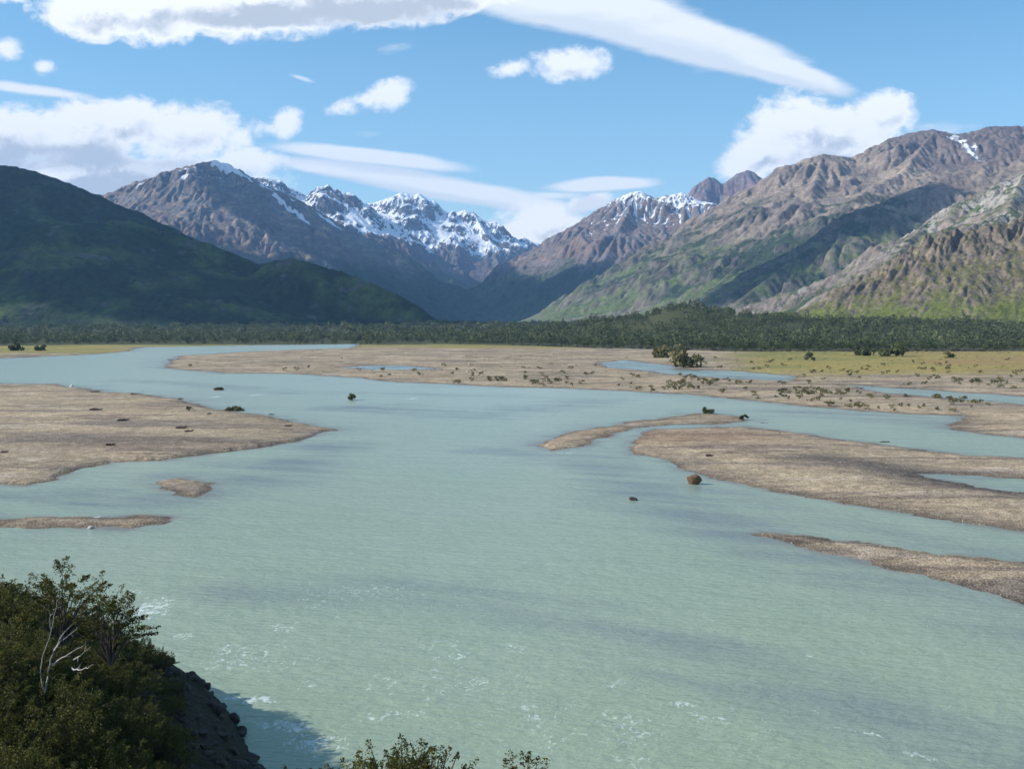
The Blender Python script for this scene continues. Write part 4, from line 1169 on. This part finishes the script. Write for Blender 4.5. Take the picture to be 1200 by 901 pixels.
# ---- loose stones on the nearer bars
def stones():
    r_ = np.random.RandomState(91); n = 40000
    us = r_.uniform(-20, 1230, n); rows = r_.uniform(450, 712, n)
    D = CAMZ / ((rows - HORIZON) / FPX); x = (us - 600) / FPX * D
    s = land_sd(x, D); k = s > .2; x, D, s = x[k], D[k], s[k]
    z = ground_height(x, D, s); n = len(x)
    sz = r_.uniform(.07, .20, n) * (1 + 1.5 * (r_.rand(n) < .04)) * np.clip(D / 180, .7, 1.6)
    base = np.array([(1, 0, 0), (0, 1, 0), (-1, 0, 0), (0, -1, 0), (0, 0, .7), (0, 0, -.4)], float)
    Fb = np.array([(0, 1, 4), (1, 2, 4), (2, 3, 4), (3, 0, 4)])
    V = base[None] * r_.uniform(.6, 1.3, (n, 6, 3)) * sz[:, None, None] * .5
    a = r_.uniform(0, 6.28, n); ca, sa = np.cos(a)[:, None], np.sin(a)[:, None]
    V = np.stack([V[..., 0] * ca - V[..., 1] * sa, V[..., 0] * sa + V[..., 1] * ca, V[..., 2]], -1)
    V += np.stack([x, D, z + sz * .05], -1)[:, None, :]
    F = (Fb[None] + (np.arange(n) * 6)[:, None, None]).reshape(-1, 3)
    m, T, b = new_mat('stones', .9, .2)
    t = attr(T, 'tint').outputs['Fac']
    T.put(b.inputs['Base Color'], T.mix(t, rgb(.22, .17, .13), rgb(.50, .41, .31)))
    tag(mesh_obj('loose_stones', V.reshape(-1, 3), F, m, smooth=False, attrs={'tint': np.repeat(r_.uniform(0, 1, n), 6)}), 'loose grey and tan river stones strewn over the gravel bars', 'stones', kind='stuff')
stones()

# ------------------------------------------------------------------ near shrubs
def shrub_proto(name, seed, H, W, sprays=130, leaves=52, mat=LEAF_NEAR, leaf=.085, z0=.12, spread=.26, open_=False):
    r_ = np.random.RandomState(seed)
    root = empty(name)
    t = r_.uniform(0, 2 * math.pi, sprays); q = np.sqrt(r_.uniform(.0, 1, sprays))
    lob = 1 + .25 * np.sin(t * 3 + seed) + .12 * np.sin(t * 7 + seed * 2)
    r = W * .5 * q * lob
    zz = H * (z0 + (1 - z0) * np.sqrt(np.clip(1 - (q * .93) ** 2, 0, 1)) * r_.uniform(.35 if open_ else .55, 1.0, sprays)) * (1 + (.14 if H < 3.5 else .04) * np.clip(r_.normal(size=sprays), -2, 1.3))
    cen = np.stack([r * np.cos(t), r * np.sin(t), zz], -1)
    # each spray: a short drooping fan of leaves that points outwards
    out = cen - [0, 0, H * .35]; out /= np.linalg.norm(out, axis=1)[:, None]
    a = r_.uniform(0, 1, (sprays, leaves)) ** .7
    side = r_.normal(size=(sprays, leaves, 3)) * [.5, .5, .22]
    L = spread * r_.uniform(.7, 1.5, sprays)
    P = cen[:, None, :] + out[:, None, :] * (a * L[:, None] * 1.7)[..., None] + side * (L[:, None] * (.25 + .75 * (1 - a)))[..., None]
    P = P.reshape(-1, 3)
    V, F = quads(P, leaf * r_.uniform(.6, 1.35, len(P)), r_, up=.35, aspect=.62)
    tint = np.repeat(np.repeat(r_.uniform(0, 1, sprays), leaves) * .8 + r_.uniform(0, .3, sprays * leaves), 4)
    mesh_obj('crown', V, F, mat, root, smooth=False, attrs={'tint': tint})
    parts = []
    for k in range(0, sprays, 2):
        e = cen[k]; mid = e * [.45, .45, .55] + r_.normal(size=3) * .06
        parts.append(tube([(e[0] * .05, e[1] * .05, -.3), mid, e, e + out[k] * L[k] * .9], [.035, .022, .010, .004], 4))
    V, F = join(parts)
    mesh_obj('branches', V, F, BARK, root)
    return root
sp = Placer([shrub_proto('beech_shrub', 1200 + k, h, w) for k, (h, w) in enumerate([(2.2, 3.0), (1.8, 2.8), (2.6, 2.6), (1.6, 3.2)])])
cand = []
r_ = np.random.RandomState(15)
for gy_ in np.arange(15, 62, 1.55):
    for gx_ in np.arange(-36, -3.5, 1.6):
        cand.append((gx_ + r_.uniform(-.7, .7), gy_ + r_.uniform(-.7, .7)))
cand = np.array(cand); ch = bluff_height(cand[:, 0], cand[:, 1])
def shore_dist(X, Y):
    d = np.full(X.shape, 1e9)
    for (x0, y0), (x1, y1) in zip(SHORE[:-1], SHORE[1:]):
        ex, ey = x1 - x0, y1 - y0; t = np.clip(((X - x0) * ex + (Y - y0) * ey) / (ex * ex + ey * ey), 0, 1)
        d = np.minimum(d, np.hypot(X - x0 - t * ex, Y - y0 - t * ey))
    return d
sdist = shore_dist(cand[:, 0], cand[:, 1])
near_list = []
for (x_, y_), z_, s_ in zip(cand, ch, sdist):
    u_ = x_ / y_ * FPX + 600
    v_ = 380 + (CAMZ - z_) / y_ * FPX
    if u_ < -60 or v_ > 990: continue
    lim = 130 + 45 * (y_ - 15) / 15 if y_ < 34 else 200
    if u_ > lim: continue
    if s_ < (3.0 if y_ > 40 else 6.5): continue
    sc = r_.uniform(.7, 1.15) * (1.0 if y_ > 22 else .8) * np.clip(s_ / 9, .38, 1)
    near_list.append([x_, y_, z_, u_, sc, r_.randint(4), r_.uniform(0, 6.28)])
bands = [(a, a + 3.2, k) for k, a in enumerate(np.arange(14.0, 64, 3.2))]
def ordinal(i):
    w = ['first', 'second', 'third', 'fourth', 'fifth', 'sixth', 'seventh', 'eighth', 'ninth', 'tenth', 'eleventh', 'twelfth', 'thirteenth', 'fourteenth', 'fifteenth', 'sixteenth', 'seventeenth', 'eighteenth', 'nineteenth', 'twentieth']
    return w[i] if i < 20 else 'last'
for b0, b1, nm in bands:
    row = sorted([q for q in near_list if b0 <= q[1] < b1], key=lambda q: q[3])
    for i, (x_, y_, z_, u_, sc, kk, rz) in enumerate(row):
        sp.put(kk, (x_, y_, z_ - .15), rz, sc, '%s beech shrub in the %s row up the near hillside, %s from left' % ('small' if sc < .8 else 'broad', ordinal(nm), ordinal(i)), 'shrub', 'beech shrubs on the near hillside')
ncnt = len(near_list)
print('near shrubs', ncnt)
def place_top(px, py, D, H, W, name, label, seed, **kw):
    """a shrub whose top is seen at px,py"""
    x, y, z = at(px, py, D)
    g = float(bluff_height(np.array([x]), np.array([y]))[0])
    o = shrub_proto(name, seed, z - g if H is None else H, W, **kw)
    o.location = (x, y, (g if H is None else z - H))
    return tag(o, label, 'shrub')
place_top(482, 902, 17, None, 2.2, 'beech_shrub', 'spiky green shrub top poking up at the bottom centre', 51, sprays=420, leaves=56, leaf=.045, spread=.13, z0=.45)
place_top(425, 920, 16.5, None, 2.0, 'beech_shrub', 'yellow green shrub top just left of the bottom centre shrub', 52, sprays=420, leaves=56, leaf=.045, spread=.13, z0=.45)
place_top(345, 934, 16, None, 1.6, 'beech_shrub', 'small shrub top barely showing right of the bank rocks', 53, sprays=300, leaves=56, leaf=.045, spread=.12, z0=.45)
place_top(612, 922, 17, None, 1.5, 'beech_shrub', 'lone shrub top at the bottom edge right of centre', 54, sprays=300, leaves=56, leaf=.045, spread=.12, z0=.45)
place_top(72, 664, 40, 2.9, 2.8, 'beech_sapling', 'tall airy beech sapling rising above the hillside shrubs', 58, sprays=95, leaves=90, open_=True, spread=.26)
place_top(128, 705, 42, 2.4, 2.6, 'beech_shrub', 'dark shrub leaning over the water right of the airy sapling', 56, sprays=110, leaves=60)

# bleached dead branches standing among the shrubs
def dead_shrub():
    D0 = 33.0
    x0, y0, z0 = at(52, 790, D0)
    root = empty('dead_shrub', (x0, y0, z0))
    lines = [([(47, 788), (50, 768), (60, 738), (66, 712), (71, 694)], .015), ([(56, 786), (62, 766), (70, 752), (90, 737)], .023), ([(64, 762), (70, 748), (79, 737)], .022),
             ([(62, 779), (78, 768), (97, 757)], .024), ([(86, 773), (99, 763)], .022), ([(84, 782), (92, 785), (103, 783)], .026), ([(60, 738), (58, 725), (62, 714)], .014)]
    for k, (pl, r0) in enumerate(lines):
        pts = [np.array(at(px, py, D0 - .5 - .25 * k * (i / len(pl)))) - [x0, y0, z0] for i, (px, py) in enumerate(pl)]
        if k in (0, 1): pts = [np.array([0, 0, -.6])] + pts
        q_ = np.random.RandomState(300 + k)
        fine_ = [pts[0]]
        for a_, b2_ in zip(pts[:-1], pts[1:]):
            fine_ += [a_ * (1 - t) + b2_ * t + (q_.normal(size=3) * .02 if t < 1 else 0) for t in (.34, .67, 1.0)]
        n_ = len(fine_)
        pr = [tube(fine_, list(np.linspace(r0 * 1.1, r0 * .35, n_)), 6)]
        for t_ in range(5):
            i_ = q_.randint(max(1, n_ // 3), n_); d_ = fine_[i_] - fine_[i_ - 1]; d_ = d_ / (np.linalg.norm(d_) + 1e-6) + q_.normal(size=3) * .6
            l_ = q_.uniform(.08, .26); pr.append(tube([fine_[i_], fine_[i_] + d_ * l_ * .5, fine_[i_] + d_ * l_ + q_.normal(size=3) * .03], [r0 * .35, r0 * .22, r0 * .1], 4))
        V, F = join(pr)
        mesh_obj('branch', V, F, DEAD, root)
    tag(root, 'bleached dead branches sticking out of the hillside shrubs', 'dead shrub')
dead_shrub()
